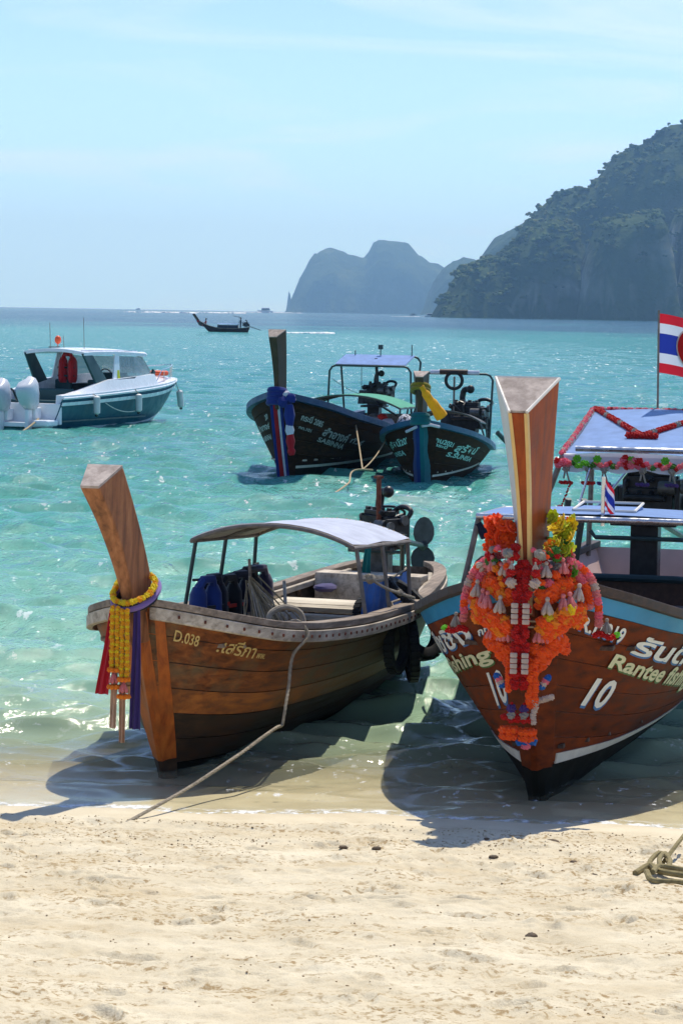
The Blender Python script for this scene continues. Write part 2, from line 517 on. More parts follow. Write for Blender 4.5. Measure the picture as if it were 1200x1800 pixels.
opq = m.math('SUBTRACT', 1.0, m.math('POWER', 2.718, m.math('MULTIPLY', m.math('MULTIPLY', dq, dq), -1.0)))
body = m.n("ShaderNodeMixShader"); m.l(opq, body.inputs[0]); m.l(tp.outputs[0], body.inputs[1]); m.l(df.outputs[0], body.inputs[2])
# ripples
r1 = m.noise(m.coord('Object', (1, 0.7, 1), (0, 0, 0.2)), 3.0, 5, 0.6, 0.4)
r2 = m.noise(m.coord('Object', (1, 0.8, 1), (0, 0, -0.3)), 13.0, 4, 0.6, 0.3)
r3 = m.noise(m.coord('Object', (1, 0.6, 1)), 0.7, 4, 0.6, 0.5)
shal = m.rng(dp, 0.0, 0.5, 0.06, 1)
h = m.math('ADD', m.math('MULTIPLY', r1, 0.16), m.math('MULTIPLY', r2, 0.05))
h = m.math('ADD', h, m.math('MULTIPLY', r3, 0.5))
bp = m.n("ShaderNodeBump"); bp.inputs['Distance'].default_value = 1.0
m.l(m.math('MULTIPLY', shal, 0.62), bp.inputs['Strength']); m.l(h, bp.inputs['Height'])
gl = m.n("ShaderNodeBsdfGlossy"); gl.inputs['Roughness'].default_value = 0.07; m.l(bp.outputs[0], gl.inputs['Normal'])
fr = m.n("ShaderNodeFresnel"); fr.inputs[0].default_value = 1.33; m.l(bp.outputs[0], fr.inputs['Normal'])
wat = m.n("ShaderNodeMixShader"); m.l(m.math('MULTIPLY', m.math('MINIMUM', fr.outputs[0], 0.62), m.rng(dp, 0.0, 0.16, 0.5, 1)), wat.inputs[0]); m.l(body.outputs[0], wat.inputs[1]); m.l(gl.outputs[0], wat.inputs[2])
# foam on lip and crests; fl, fl2: sun sparkle painted as white flecks
lip = m.math('MULTIPLY', m.rng(dp, 0.0, 0.006, 1, 0), m.rng(m.noise(c, 9, 5, 0.7), 0.46, 0.60, 0, 1))
lip2 = m.math('MULTIPLY', m.math('MULTIPLY', m.rng(cr, 0.75, 1.1, 0, 1), m.rng(dp, 0.0, 0.3, 1, 0)), m.rng(m.noise(c, 14, 5, 0.7), 0.60, 0.68, 0, 0.8))
fl = m.math('MULTIPLY', m.rng(m.noise(m.coord('Object', (1, 0.5, 1)), 5.0, 5, 0.68), 0.63, 0.665, 0, 0.9), m.rng(m.noise(m.coord('Object', (0.05, 0.03, 1)), 1.0, 3), 0.4, 0.62, 0.15, 1))
fl2 = m.math('MULTIPLY', m.math('MULTIPLY', m.rng(m.noise(m.coord('Object', (1, 0.4, 1)), 1.6, 5, 0.7), 0.605, 0.64, 0, 0.95), m.rng(dp, 3.0, 5.0, 0, 1)), m.rng(m.noise(m.coord('Object', (0.02, 0.006, 1)), 1.0, 3), 0.4, 0.62, 0.2, 1))
fl3 = m.math('MULTIPLY', m.rng(m.noise(m.coord('Object', (1, 0.55, 1)), 3.2, 5, 0.72), 0.63, 0.70, 0, 0.7), m.math('MULTIPLY', m.rng(dp, 0.02, 0.10, 0, 1), m.math('MULTIPLY', m.rng(dp, 0.35, 0.9, 1, 0), m.rng(m.noise(c, 0.55, 3), 0.45, 0.6, 0, 1))))
foam = m.math('MINIMUM', m.math('ADD', m.math('ADD', m.math('ADD', m.math('ADD', lip, lip2), fl), fl2), fl3), 1.0)  # foam together with the painted sparkle flecks
fd = m.n("ShaderNodeBsdfDiffuse"); fd.inputs[0].default_value = (0.78, 0.80, 0.80, 1)
fin = m.n("ShaderNodeMixShader"); m.l(foam, fin.inputs[0]); m.l(wat.outputs[0], fin.inputs[1]); m.l(fd.outputs[0], fin.inputs[2])
m.l(fin.outputs[0], m.out.inputs[0])
sea = link_mesh("sea", me, None, m.m); tag(sea, kind='structure')

# ---- karst hills and islands
def px_ridge(pts, D):
    """outline given as photo pixels -> metres across and up at distance D"""
    out = []
    for u, v in pts:
        p = at_d(u, v, D); out.append((p.x, max(0.0, p.z)))
    return out
def ridge_height(X, Yr, prof, half, power=3.0, seed=0, rough=0.06, D=1000):
    """height field of a steep-sided ridge; Yr is the distance from its crest line"""
    xs = np.array([p[0] for p in prof]); zs = np.array([p[1] for p in prof])
    H = np.interp(X, xs, zs, left=-30, right=zs[-1])
    s = half * 0.05
    r = np.abs(Yr + half * 0.35 * fbm(X / (half * 0.7), Yr / (half * 0.7), seed, 4)) / half
    f = np.clip(1 - r ** power, -1, 1)
    return np.where(H > 0, H * np.where(f > 0, np.abs(f) ** 0.45, f), -10)
mh = NT("forested_rock")
c = mh.coord('Object')
geo = mh.n("ShaderNodeNewGeometry"); sx = mh.n("ShaderNodeSeparateXYZ"); mh.l(geo.outputs['Normal'], sx.inputs[0])
n1 = mh.noise(c, 0.015, 6, 0.6); n2 = mh.noise(mh.coord('Object', (1, 1, 0.25)), 0.022, 6, 0.65)
green = mh.ramp(n1, [(0.3, (0.016, 0.036, 0.010)), (0.55, (0.038, 0.066, 0.016)), (0.75, (0.08, 0.10, 0.026))])
rock = mh.ramp(n2, [(0.3, (0.05, 0.06, 0.055)), (0.46, (0.14, 0.14, 0.125)), (0.62, (0.40, 0.39, 0.35))])
steep = mh.math('MULTIPLY', mh.rng(sx.outputs[2], 0.42, 0.15, 0, 1), mh.rng(mh.noise(c, 0.0085, 4), 0.38, 0.50, 0.05, 0.95))
mh.set('Base Color', mh.mix(steep, green, rock)); mh.set('Roughness', 0.95); mh.set('Specular IOR Level', 0.1)
mh.l(mh.bump(mh.noise(c, 0.065, 5), 1.0, 7.0), mh.b.inputs['Normal'])
HILL_MAT = mh.m

def make_ridge(name, D, pts, half, step, seed, power=3.0, rough=5.0):
    prof = px_ridge(pts, D)
    x0, x1 = prof[0][0] - step * 2, prof[-1][0]
    xs = np.arange(x0, x1 + step, step); ys = np.arange(-half * 1.25, half * 1.25 + step, step)
    X, Yr = np.meshgrid(xs, ys)
    wob = rough * 0.5 * fbm(X / 40, Yr / 40, seed + 3, 3)
    Z = ridge_height(X + wob, Yr, prof, half, power, seed)
    Z = np.where(Z > 0, Z + rough * fbm(X / 31, Yr / 31, seed + 9, 4) * np.clip(Z / 20, 0, 1), Z)
    Z = np.maximum(Z, -6)
    me = np_mesh(name, np.stack([X, Yr + D, Z], -1).reshape(-1, 3), grid_faces(*X.shape))
    o = link_mesh(name, me, None, HILL_MAT); tag(o, kind='structure')
    return xs, ys + D, Z

land = []
land.append(make_ridge("hill", 2300, [(850, 556), (868, 500), (890, 460), (915, 415), (935, 388), (960, 360), (990, 343), (1015, 334), (1035, 332), (1050, 312), (1065, 293), (1085, 273),
            (1120, 259), (1150, 252), (1172, 238), (1200, 225), (1240, 200), (1300, 190), (1360, 215), (1440, 260), (1520, 330), (1600, 420), (1700, 556)], 155, 6.1, 1, rough=10))
land.append(make_ridge("hill", 2100, [(764, 556), (772, 535), (790, 516), (800, 492), (815, 474), (832, 466), (850, 458), (880, 447), (905, 432), (930, 412), (960, 395), (990, 393), (1006, 410), (1018, 440), (1030, 480), (1045, 520), (1060, 556)], 98, 4.7, 2, rough=7.5))
land.append(make_ridge("hill", 2040, [(1004, 558), (1012, 510), (1018, 470), (1032, 440), (1048, 405), (1075, 385), (1110, 381), (1140, 376), (1158, 384), (1168, 410), (1174, 450), (1177, 500), (1182, 558)], 64, 4.7, 3, power=5.0, rough=7.0))
land.append(make_ridge("hill", 2110, [(1165, 558), (1172, 450), (1182, 400), (1192, 372), (1215, 352), (1250, 345), (1300, 330), (1360, 350), (1430, 400), (1500, 470), (1560, 558)], 98, 5.2, 4, rough=7.5))
# outlying stacks of the second headland and the islands out at sea
make_ridge("island", 3700, [(835, 552), (841, 480), (846, 458), (852, 443), (866, 426), (890, 408), (915, 397), (945, 392), (985, 400), (1040, 450), (1100, 552)], 190, 9.0, 5, rough=12)
make_ridge("island", 5200, [(745, 552), (757, 510), (775, 480), (790, 466), (810, 458), (840, 460), (880, 500), (920, 552)], 230, 11.0, 6, rough=14)
make_ridge("island", 7000, [(511, 547), (516, 532), (525, 500), (534, 484), (545, 466), (560, 448), (577, 442), (592, 442), (605, 449), (625, 455), (645, 461), (649, 445), (656, 430), (668, 426),
            (690, 433), (714, 434), (724, 446), (745, 462), (770, 476), (800, 492), (840, 520), (880, 552)], 430, 13.0, 7, rough=17)
make_ridge("sea_stack", 7060, [(502, 547), (505, 530), (507, 511), (509, 511), (512, 526), (514, 540), (516, 547)], 20, 4.0, 8, rough=3)

# ---- jungle on the headland: many separate lumpy crowns, one mass of forest
def crown_template(seed, nu=6, nv=4):
    mb = MB(); random.seed(seed)
    mb.ball((0, 0, 0), 1.0, nu, nv, (1, 1, 0.8), lump=0.36)
    V = np.array(mb.v); F = []
    for f in mb.f:
        if len(f) == 3: F.append(f)
        else: F += [(f[0], f[1], f[2]), (f[0], f[2], f[3])]
    return V, np.array(F)
TPL = [crown_template(s) for s in range(6)]
rt = np.random.RandomState(5)
Vs, Fs, Ss, nv = [], [], [], 0
for xs, ys, Z in land:
    gy, gx = np.gradient(Z, ys[1] - ys[0], xs[1] - xs[0])
    n = int(Z.size * 0.95)
    ii, jj = rt.randint(0, Z.shape[0], n), rt.randint(0, Z.shape[1], n)
    for i, j in zip(ii, jj):
        z = Z[i, j]
        if z < 1.5: continue
        slope = math.hypot(gx[i, j], gy[i, j])
        if ys[i] > (ys[0] + ys[-1]) / 2 + 38: continue
        bare = vnoise(np.array(xs[j] / 24), np.array(z / 47), 91)
        if slope > 1.7 and bare > 0.46: continue
        r = (1.5 + 3.4 * rt.rand() ** 1.8) * (0.75 if slope > 2.2 else 1)
        if rt.rand() < 0.05: r *= 1.5
        c0 = np.array((xs[j] + rt.uniform(-3, 3), ys[i] + rt.uniform(-3, 3), z - r * 0.05)); tone = np.clip(0.6 * rt.rand() + 0.9 * (vnoise(np.array(xs[j] / 33), np.array(z / 26), 33) - 0.28), 0, 1)
        for q in range(8 if r > 3.5 else 4):
            V, F = TPL[rt.randint(6)]
            a, e = rt.uniform(0, 6.28), rt.uniform(0.1, 1.4)
            off = np.array((math.cos(a) * math.cos(e), math.sin(a) * math.cos(e), math.sin(e) * 0.9)) * r * rt.uniform(0.5, 0.95)
            k = r * rt.uniform(0.22, 0.52); ca, sa = math.cos(a), math.sin(a)
            P = V * (k * rt.uniform(0.85, 1.25), k * rt.uniform(0.85, 1.25), k * rt.uniform(0.7, 1.1))
            P = np.stack([P[:, 0] * ca - P[:, 1] * sa, P[:, 0] * sa + P[:, 1] * ca, P[:, 2]], -1) + c0 + off
            Vs.append(P); Fs.append(F + nv); nv += len(P); Ss.append(np.full(len(P), np.clip(tone + rt.uniform(-.15, .15), 0, 1)))
me = np_mesh("forest", np.concatenate(Vs), np.concatenate(Fs), smooth=True)
at_ = me.attributes.new("tone", 'FLOAT', 'POINT'); at_.data.foreach_set("value", np.concatenate(Ss).astype(np.float32))
m = NT("jungle_leaves")
tn = m.n("ShaderNodeAttribute", attribute_name="tone").outputs['Fac']
big = m.noise(m.coord('Object'), 0.019, 4)
col = m.ramp(tn, [(0.0, (0.012, 0.034, 0.007)), (0.5, (0.040, 0.085, 0.014)), (0.85, (0.095, 0.145, 0.024)), (1.0, (0.15, 0.16, 0.036))])
col = m.mix(m.rng(big, 0.55, 0.72, 0, 0.7), col, (0.12, 0.125, 0.025))
m.set('Base Color', col); m.set('Roughness', 0.8); m.set('Specular IOR Level', 0.2)
m.l(m.bump(m.noise(m.coord('Object'), 0.4, 4), 1.0, 2.6), m.b.inputs['Normal'])
print('FOREST TRIS', len(me.polygons))
forest = link_mesh("forest", me, None, m.m); tag(forest, kind='stuff')

# ---- the air: one closed box of even haze round everything
mb = MB(); mb.box((0, 3900, 122), (9000, 8000, 276))
hz = mb.build("haze", None); tag(hz, kind='stuff')
m = NT("sea_haze"); m.t.nodes.remove(m.b)
pv = m.n("ShaderNodeVolumePrincipled")
pv.inputs['Color'].default_value = (0.32, 0.62, 1.0, 1)
pv.inputs['Absorption Color'].default_value = (0.5, 0.5, 0.5, 1)
pv.inputs['Density'].default_value = 0.000165
pv.inputs['Anisotropy'].default_value = 0.5
m.l(pv.outputs[0], m.out.inputs['Volume'])
hz.data.materials.append(m.m)
# ================================================================== LONG-TAIL BOATS
M = {}
M['weathered'] = mat_wood("weathered_teak", [lin(58, 46, 38), lin(104, 84, 68), lin(138, 118, 100)], 0.7, stain=lin(70, 52, 38), stain_amt=0.6)
M['rail_grey'] = mat_wood("grey_weathered_rail", [lin(140, 128, 112), lin(196, 184, 166), lin(222, 212, 196)], 0.75, stain=lin(120, 104, 90), stain_amt=0.5, patch=2.5)
M['rail_dark'] = mat_wood("dark_weathered_rail", [lin(84, 74, 64), lin(134, 120, 106), lin(166, 152, 138)], 0.75, stain=lin(80, 70, 62), stain_amt=0.5, patch=3)
M['deck'] = mat_wood("bleached_deck_board", [lin(150, 138, 118), lin(206, 196, 176), lin(228, 220, 202)], 0.8, along=(9, 0.6, 9), stain=lin(120, 108, 92), stain_amt=0.4, patch=2)
M['old_hull'] = mat_wood("flaking_varnished_hull", [lin(56, 32, 20), lin(124, 70, 36), lin(160, 98, 52)], 0.55, along=(0.5, 5, 7), stain=lin(96, 92, 70), stain_amt=0.9, patch=1.3, bump=0.7, spec=0.2)
M['old_hull_orange'] = mat_wood("worn_orange_hull", [lin(94, 52, 28), lin(160, 92, 40), lin(190, 118, 52)], 0.5, along=(0.45, 5, 7), stain=lin(92, 58, 34), stain_amt=0.9, patch=1.6, bump=0.5)
def weather_aft(mt, col):
    t = mt.node_tree; b = t.nodes['Principled BSDF']; l0 = b.inputs['Base Color'].links[0].from_socket
    tc = t.nodes.new('ShaderNodeTexCoord'); sp = t.nodes.new('ShaderNodeSeparateXYZ'); t.links.new(tc.outputs['Object'], sp.inputs[0])
    nz = t.nodes.new('ShaderNodeTexNoise'); nz.inputs['Scale'].default_value = 2.2; nz.inputs['Detail'].default_value = 6; nz.inputs['Roughness'].default_value = 0.65
    t.links.new(tc.outputs['Object'], nz.inputs['Vector'])
    ad = t.nodes.new('ShaderNodeMath'); ad.operation = 'MULTIPLY_ADD'; ad.inputs[1].default_value = 3.2
    t.links.new(nz.outputs[0], ad.inputs[0]); t.links.new(sp.outputs[0], ad.inputs[2])
    mr = t.nodes.new('ShaderNodeMapRange')
    for i, v in enumerate((1.1, -0.6, 0.0, 0.85)): mr.inputs[i + 1].default_value = v
    t.links.new(ad.outputs[0], mr.inputs[0])
    mx = t.nodes.new('ShaderNodeMixRGB'); mx.inputs[2].default_value = col
    t.links.new(mr.outputs[0], mx.inputs[0]); t.links.new(l0, mx.inputs[1]); t.links.new(mx.outputs[0], b.inputs['Base Color'])
for k_ in ('old_hull', 'old_hull_orange'): weather_aft(M[k_], lin(104, 92, 74) if k_ == 'old_hull' else lin(116, 88, 54))
M['stem_orange'] = mat_wood("orange_varnished_stem", [lin(140, 66, 22), lin(190, 98, 32), lin(206, 118, 46)], 0.45, along=(6, 6, 0.7), stain=lin(140, 84, 40), stain_amt=0.7, patch=2.0)
M['prow_teak'] = mat_wood("sunburnt_teak_prow", [lin(84, 52, 32), lin(142, 92, 58), lin(170, 120, 82)], 0.6, along=(7, 7, 0.7), stain=lin(92, 62, 42), stain_amt=0.6, patch=2.2, bump=0.6)
M['endgrain'] = mat_wood("grey_end_grain", [lin(120, 108, 100), lin(158, 146, 138), lin(184, 172, 162)], 0.8, along=(5, 5, 5), stain=lin(110, 98, 92), stain_amt=0.6, patch=6)
M['varnish'] = mat_wood("varnished_brown_hull", [lin(58, 22, 8), lin(108, 46, 16), lin(134, 62, 24)], 0.62, along=(0.4, 4, 6), stain=lin(74, 36, 18), stain_amt=0.8, patch=1.4, bump=0.4, spec=0.15)
M['varnish_prow'] = mat_wood("varnished_mahogany_prow", [lin(104, 42, 14), lin(156, 70, 26), lin(180, 90, 36)], 0.5, along=(6, 6, 0.5), stain=lin(112, 50, 20), stain_amt=0.6, patch=1.5, bump=0.1, coat=0.05, spec=0.2)
M['dark_hull'] = mat_wood("dark_brown_hull", [lin(26, 15, 10), lin(52, 33, 22), lin(72, 48, 32)], 0.7, spec=0.05, along=(0.4, 4, 6), stain=lin(44, 36, 30), stain_amt=0.6, patch=0.8)
M['bottom_brown'] = mat_wood("dark_brown_bottom_planks", [lin(30, 22, 16), lin(60, 42, 28), lin(82, 58, 38)], 0.5, along=(0.45, 5, 7), stain=lin(40, 40, 28), stain_amt=0.8, patch=1.0, bump=0.4)  # darker brown wood for the lowest planks and stem foot
M['dark_prow'] = mat_wood("dark_brown_prow", [lin(42, 28, 20), lin(72, 50, 34), lin(92, 68, 48)], 0.5, along=(6, 6, 0.6), stain=lin(50, 36, 26), stain_amt=0.5)
M['interior'] = mat_wood("worn_inside_planking", [lin(60, 50, 42), lin(96, 84, 72), lin(126, 112, 98)], 0.8, patch=1.5, stain=lin(70, 60, 50), stain_amt=0.5)
M['antifoul'] = mat_simple("dark_bottom_paint", lin(27, 27, 23), 0.8, scale=3, var=0.35, spec=0.1)
M['white_line'] = mat_simple("worn_white_paint", lin(214, 210, 200), 0.6, scale=8, var=0.12)
M['gold_line'] = mat_simple("pale_gold_trim", lin(214, 178, 112), 0.4, scale=8, var=0.1)
M['steel_clad'] = mat_simple("pale_grey_cladding", lin(196, 194, 190), 0.45, metal=0.0, scale=4, var=0.06, bump=0.05)
M['blue_paint'] = mat_simple("blue_gunwale_paint", lin(46, 132, 178), 0.45, scale=3, var=0.15, bump=0.08)
M['navy_paint'] = mat_simple("dark_blue_gunwale_paint", lin(26, 62, 98), 0.45, scale=3, var=0.2, bump=0.08)
M['teal_paint'] = mat_simple("blue_green_gunwale_paint", lin(24, 80, 112), 0.45, scale=3, var=0.2, bump=0.08)
M['dark_teal'] = mat_simple("dark_teal_coaming", lin(18, 46, 52), 0.5, scale=3, var=0.2, bump=0.08)
M['brown_rail'] = mat_wood("dark_brown_rail", [lin(42, 30, 24), lin(70, 52, 42), lin(96, 76, 62)], 0.5, stain=lin(60, 46, 38), stain_amt=0.5)
M['pink_inside'] = mat_simple("pinkish_inside_paint", lin(196, 170, 164), 0.6, scale=3, var=0.12)
M['tube'] = mat_simple("galvanised_tube", lin(150, 152, 152), 0.4, metal=0.7, scale=12, var=0.2, bump=0.05)
M['tube_dark'] = mat_simple("dark_green_tube", lin(52, 70, 70), 0.45, metal=0.2, scale=12, var=0.3, bump=0.05)
M['tube_grey'] = mat_simple("weathered_grey_tube", lin(120, 112, 104), 0.6, metal=0.1, scale=14, var=0.3, bump=0.1)
M['steel'] = mat_simple("polished_steel_tube", lin(206, 208, 210), 0.22, metal=0.9, scale=6, var=0.08, bump=0)
M['engine'] = mat_simple("oily_black_engine", lin(34, 36, 38), 0.42, metal=0.25, scale=14, var=0.6, bump=0.3)
M['engine_grey'] = mat_simple("grey_engine_casting", lin(84, 86, 86), 0.4, metal=0.4, scale=14, var=0.4, bump=0.2)
M['rust'] = mat_simple("rusty_pipe", lin(106, 58, 42), 0.85, scale=18, var=0.4, bump=0.4)
M['prop'] = mat_simple("dull_bronze_propeller", lin(62, 66, 66), 0.5, metal=0.4, scale=8, var=0.3)
M['rubber'] = mat_simple("worn_tyre_rubber", lin(32, 34, 36), 0.75, scale=20, var=0.35, bump=0.3)
M['rope'] = mat_simple("tan_rope", lin(168, 150, 118), 0.9, scale=30, var=0.3, bump=0.6, bscale=180)
M['rope_grey'] = mat_simple("grey_old_rope", lin(150, 140, 122), 0.9, scale=30, var=0.3, bump=0.6, bscale=180)
M['rope_olive'] = mat_simple("olive_thick_rope", lin(134, 122, 84), 0.9, scale=30, var=0.3, bump=0.6, bscale=150)
M['canopy_white'] = mat_cloth("bluish_white_awning", lin(206, 212, 228), trans=0.25)
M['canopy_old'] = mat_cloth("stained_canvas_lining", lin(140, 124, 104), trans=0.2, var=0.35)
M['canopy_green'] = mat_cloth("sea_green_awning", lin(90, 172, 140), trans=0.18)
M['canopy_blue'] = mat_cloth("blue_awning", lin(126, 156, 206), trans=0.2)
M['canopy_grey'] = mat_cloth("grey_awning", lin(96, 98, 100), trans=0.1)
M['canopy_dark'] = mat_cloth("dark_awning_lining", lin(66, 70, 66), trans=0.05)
M['tarp'] = mat_cloth("blue_tarpaulin", lin(32, 96, 176), rough=0.5, trans=0.25, var=0.3)
M['text_gold'] = mat_simple("ochre_lettering_paint", lin(206, 178, 112), 0.6, scale=20, var=0.2)
M['text_white'] = mat_simple("white_lettering_paint", lin(222, 222, 216), 0.55, scale=20, var=0.08)
M['text_cream'] = mat_simple("cream_lettering_paint", lin(206, 204, 166), 0.55, scale=20, var=0.1)
M['text_blue'] = mat_simple("blue_lettering_shadow", lin(58, 112, 168), 0.55, scale=20, var=0.1)
M['text_green'] = mat_simple("green_lettering_shadow", lin(74, 110, 60), 0.55, scale=20, var=0.1)
M['text_faded'] = mat_simple("faded_grey_lettering", lin(150, 158, 156), 0.6, scale=20, var=0.15)
M['text_teal'] = mat_simple("pale_teal_lettering", lin(150, 200, 196), 0.6, scale=20, var=0.15)

class Hull:
    """lofted planked hull; u runs stern(0) to stem(1), s keel(0) to gunwale(1); x forward, y to port"""
    def __init__(s, Ls, rake, beam, sheer, keel=-0.12, thick=0.02, pm=0.5, pb=0.8, rocker=0.0):
        s.Ls, s.rake = Ls, rake
        s.bx, s.by = zip(*beam); s.sx, s.sz = zip(*sheer)
        s.keel, s.thick, s.pm, s.pb, s.rocker = keel, thick, pm, pb, rocker
    def xg(s, u): return -s.Ls + (s.rake + s.Ls) * u
    def P(s, u, v, side=1, out=0.0):
        u = np.asarray(u, float); v = np.asarray(v, float)
        x = s.xg(u)
        b = spline(s.bx, s.by, x); zs = spline(s.sx, s.sz, x)
        k = np.clip((x + 3.2) / (3.2 + s.rake), 0, 1)
        lead = s.rake * k ** 2.2
        st = np.clip((-s.Ls + 1.2 - x) / 1.2, 0, 1)
        lead = lead - 0.3 * st
        zk = s.keel + s.rocker * np.clip((-x - s.Ls * 0.55) / (s.Ls * 0.45), 0, 1) ** 2
        p = s.pm + (s.pb - s.pm) * k ** 1.5
        q = np.clip(v, 0, 1) ** p
        y = b * q + out
        z = zk + (zs - zk) * v
        return np.stack([x - lead * (1 - v) ** 1.15, side * y, z], -1)
    def pt(s, u, v, side=1, out=0.0): return Vector(s.P(u, v, side, out))
    def half(s, x, z):
        """inside half width of the hull at station x, height z"""
        best = 0.05
        for u in np.linspace(max(0.01, s.u_at(x)), min(0.995, s.u_at(x) + 0.12), 10):
            v = np.linspace(0, 1, 40); q = s.P(np.full(40, u), v)
            i = int(np.argmin(np.abs(q[:, 2] - z)))
            if abs(q[i, 0] - x) < 0.09: best = max(best, float(q[i, 1]))
        return max(0.05, best - 0.02)
    def u_at(s, x): return (x + s.Ls) / (s.rake + s.Ls)
    def g(s, x, side=1, dy=0.0, dz=0.0):
        p = s.pt(s.u_at(x), 1.0, side, dy); p.z += dz; return p

def build_planks(H, parent, mats, n=7, us=None, sub=3, name="hull_plank", gap=0.0028, top=None):
    us = np.linspace(0, 1, 40) if us is None else us
    edges = np.linspace(0.0, 1.0, n + 1) if not top else np.r_[np.linspace(0.0, top, n), 1.0]
    for side in (1, -1):
        for i in range(n):
            a, b = edges[i] + (gap if i else 0), edges[i + 1] - gap
            vs = np.linspace(a, b, sub + 1)
            mb = MB(); rings = []
            for u in us:
                outer = [H.pt(u, v, side, H.thick) for v in vs]
                inner = [H.pt(u, v, side, 0.0) for v in (vs[-1], vs[0])]
                rings.append(outer + inner)
            mb.loft(rings)
            mt = mats[i] if isinstance(mats, (list, tuple)) else mats
            mb.build(name, mt, parent, smooth=True)

def build_shell(H, parent, mat, name="hull"):
    us = np.linspace(0, 1, 40); vs = np.linspace(0, 1, 9)
    mb = MB()
    for side in (1, -1):
        rows = [[H.pt(u, v, side, -0.012 if v > 0 else 0) for v in vs] for u in us]
        mb.loft(rows, closed=False)
    ring = [H.pt(0, v, 1, 0.0) for v in vs] + [H.pt(0, v, -1, 0.0) for v in vs[::-1][:-1]]
    mb.add(ring, [tuple(range(len(ring)))])
    ring2 = [p + Vector((0.03, 0, 0)) for p in ring]
    return mb.build(name, mat, parent, smooth=True)

def build_rail(H, parent, mat, name, w, h, dy, dz, u0=0.0, u1=1.0, n=48, sides=(1, -1)):
    for side in sides:
        rings = []
        for u in np.linspace(u0, u1, n):
            c = H.pt(u, 1.0, side, dy) + Vector((0, 0, dz))
            y = Vector((0, side, 0))
            rings.append([c + y * w / 2 + Vector((0, 0, -h / 2)), c + y * w / 2 + Vector((0, 0, h / 2)), c - y * w / 2 + Vector((0, 0, h / 2)), c - y * w / 2 + Vector((0, 0, -h / 2))])
        mb = MB(); mb.loft(rings); mb.build(name, mat, parent, bevel=0.006)

def build_stem(H, parent, mat, w=0.11, d=0.09, v1=1.0, aft=0.30, name="stem", v0=0.0):
    """the shaped stem timber and the broad boards beside it"""
    rings = []
    for v in np.linspace(v0, v1, 14):
        c = H.pt(1.0, v, 1); f = Vector((c.x + d, 0, c.z - 0.02))
        aft_v = aft * (1.7 - 0.7 * v); hw = w / 2 + 0.004
        hb = H.pt(H.u_at(H.xg(1.0) - aft_v * 0.9), v, 1, H.thick + 0.026)
        rings.append([Vector((f.x, -w * 0.28, f.z)), Vector((f.x, w * 0.28, f.z)), Vector((c.x, hw + 0.02, c.z)), Vector((hb.x, hb.y, hb.z)),
                      Vector((hb.x, hb.y - 0.05, hb.z)), Vector((hb.x, -hb.y + 0.05, hb.z)), Vector((hb.x, -hb.y, hb.z)), Vector((c.x, -hw - 0.02, c.z))])
    mb = MB(); mb.loft(rings)
    return mb.build(name, mat, parent, smooth=True, bevel=0.004)

def build_prow(parent, secs, mats, trim=None, left=None, yoff=0.0):
    """secs: (x_front, z_front, halfwidth_front, x_back, z_back, halfwidth_back) from the foot up"""
    rings = []
    ss = np.linspace(0, 1, len(secs)); t = np.linspace(0, 1, 16)
    cols = [np.interp(t, ss, [q[i] for q in secs]) if len(secs) < 3 else spline(ss, [q[i] for q in secs], t) for i in range(6)]
    for i in range(16):
        xf, zf, wf, xb, zb, wb = (c[i] for c in cols); yo = yoff * (i / 15) ** 1.5
        rings.append([Vector((xf, yo - wf, zf)), Vector((xf, yo + wf, zf)), Vector((xb, yo + wb, zb)), Vector((xb, yo - wb, zb))])
    mb = MB(); mb.loft(rings)
    pr = mb.build("prow", mats[0], parent, bevel=0.006 if trim else 0.014)
    top = rings[-1]; up = Vector((0.28, 0, 1)).normalized() * 0.014
    c = sum(top, Vector()) / 4
    tp = [c + (p - c) * 0.965 for p in top]
    mb = MB(); mb.loft([[p - up * 0.2 for p in tp], [p + up for p in tp]])
    mb.build("prow_top", mats[1], pr)
    if trim:
        for k in (0, 1):
            sgn = -1 if k == 0 else 1
            rr = [[r[k] + Vector((0.006, sgn * 0.004, 0)), r[k] + Vector((0.006, -sgn * 0.016, 0)), r[k] + Vector((-0.02, -sgn * 0.010, 0)), r[k] + Vector((-0.022, sgn * 0.012, 0))] for r in rings]
            mb = MB(); mb.loft(rr); mb.build("edge_trim", trim, pr)
    if left:
        off = Vector((0, -0.006, 0))
        rr = [[r[0].lerp(r[3], 0.06) + off, r[0].lerp(r[3], 0.97) + off, r[0].lerp(r[3], 0.97) + off * 0.3, r[0].lerp(r[3], 0.06) + off * 0.3] for r in rings[1:]]
        mb = MB(); mb.loft(rr); mb.build("cladding", left, pr)
        e = 0.011
        mb = MB()
        for a, b in ((0, 3), (1, 2), (3, 2)): mb.tube([top[a] + up * 0.6, top[b] + up * 0.6], e, 6)
        mb.build("top_trim", M['white_line'], pr)
    return pr

def text_mesh(body, shear=0.25, extr=0.0, bold=0.0):
    c = bpy.data.curves.new("lettering", 'FONT')
    c.body = body; c.shear = shear; c.resolution_u = 3; c.offset = bold
    o = bpy.data.objects.new("lettering", c); COL.objects.link(o)
    bpy.context.view_layer.update()
    me = bpy.data.meshes.new_from_object(o.evaluated_get(bpy.context.evaluated_depsgraph_get()))
    V = [v.co.copy() for v in me.vertices]; F = [tuple(p.vertices) for p in me.polygons]
    bpy.data.objects.remove(o); bpy.data.curves.remove(c); bpy.data.meshes.remove(me)
    return V, F

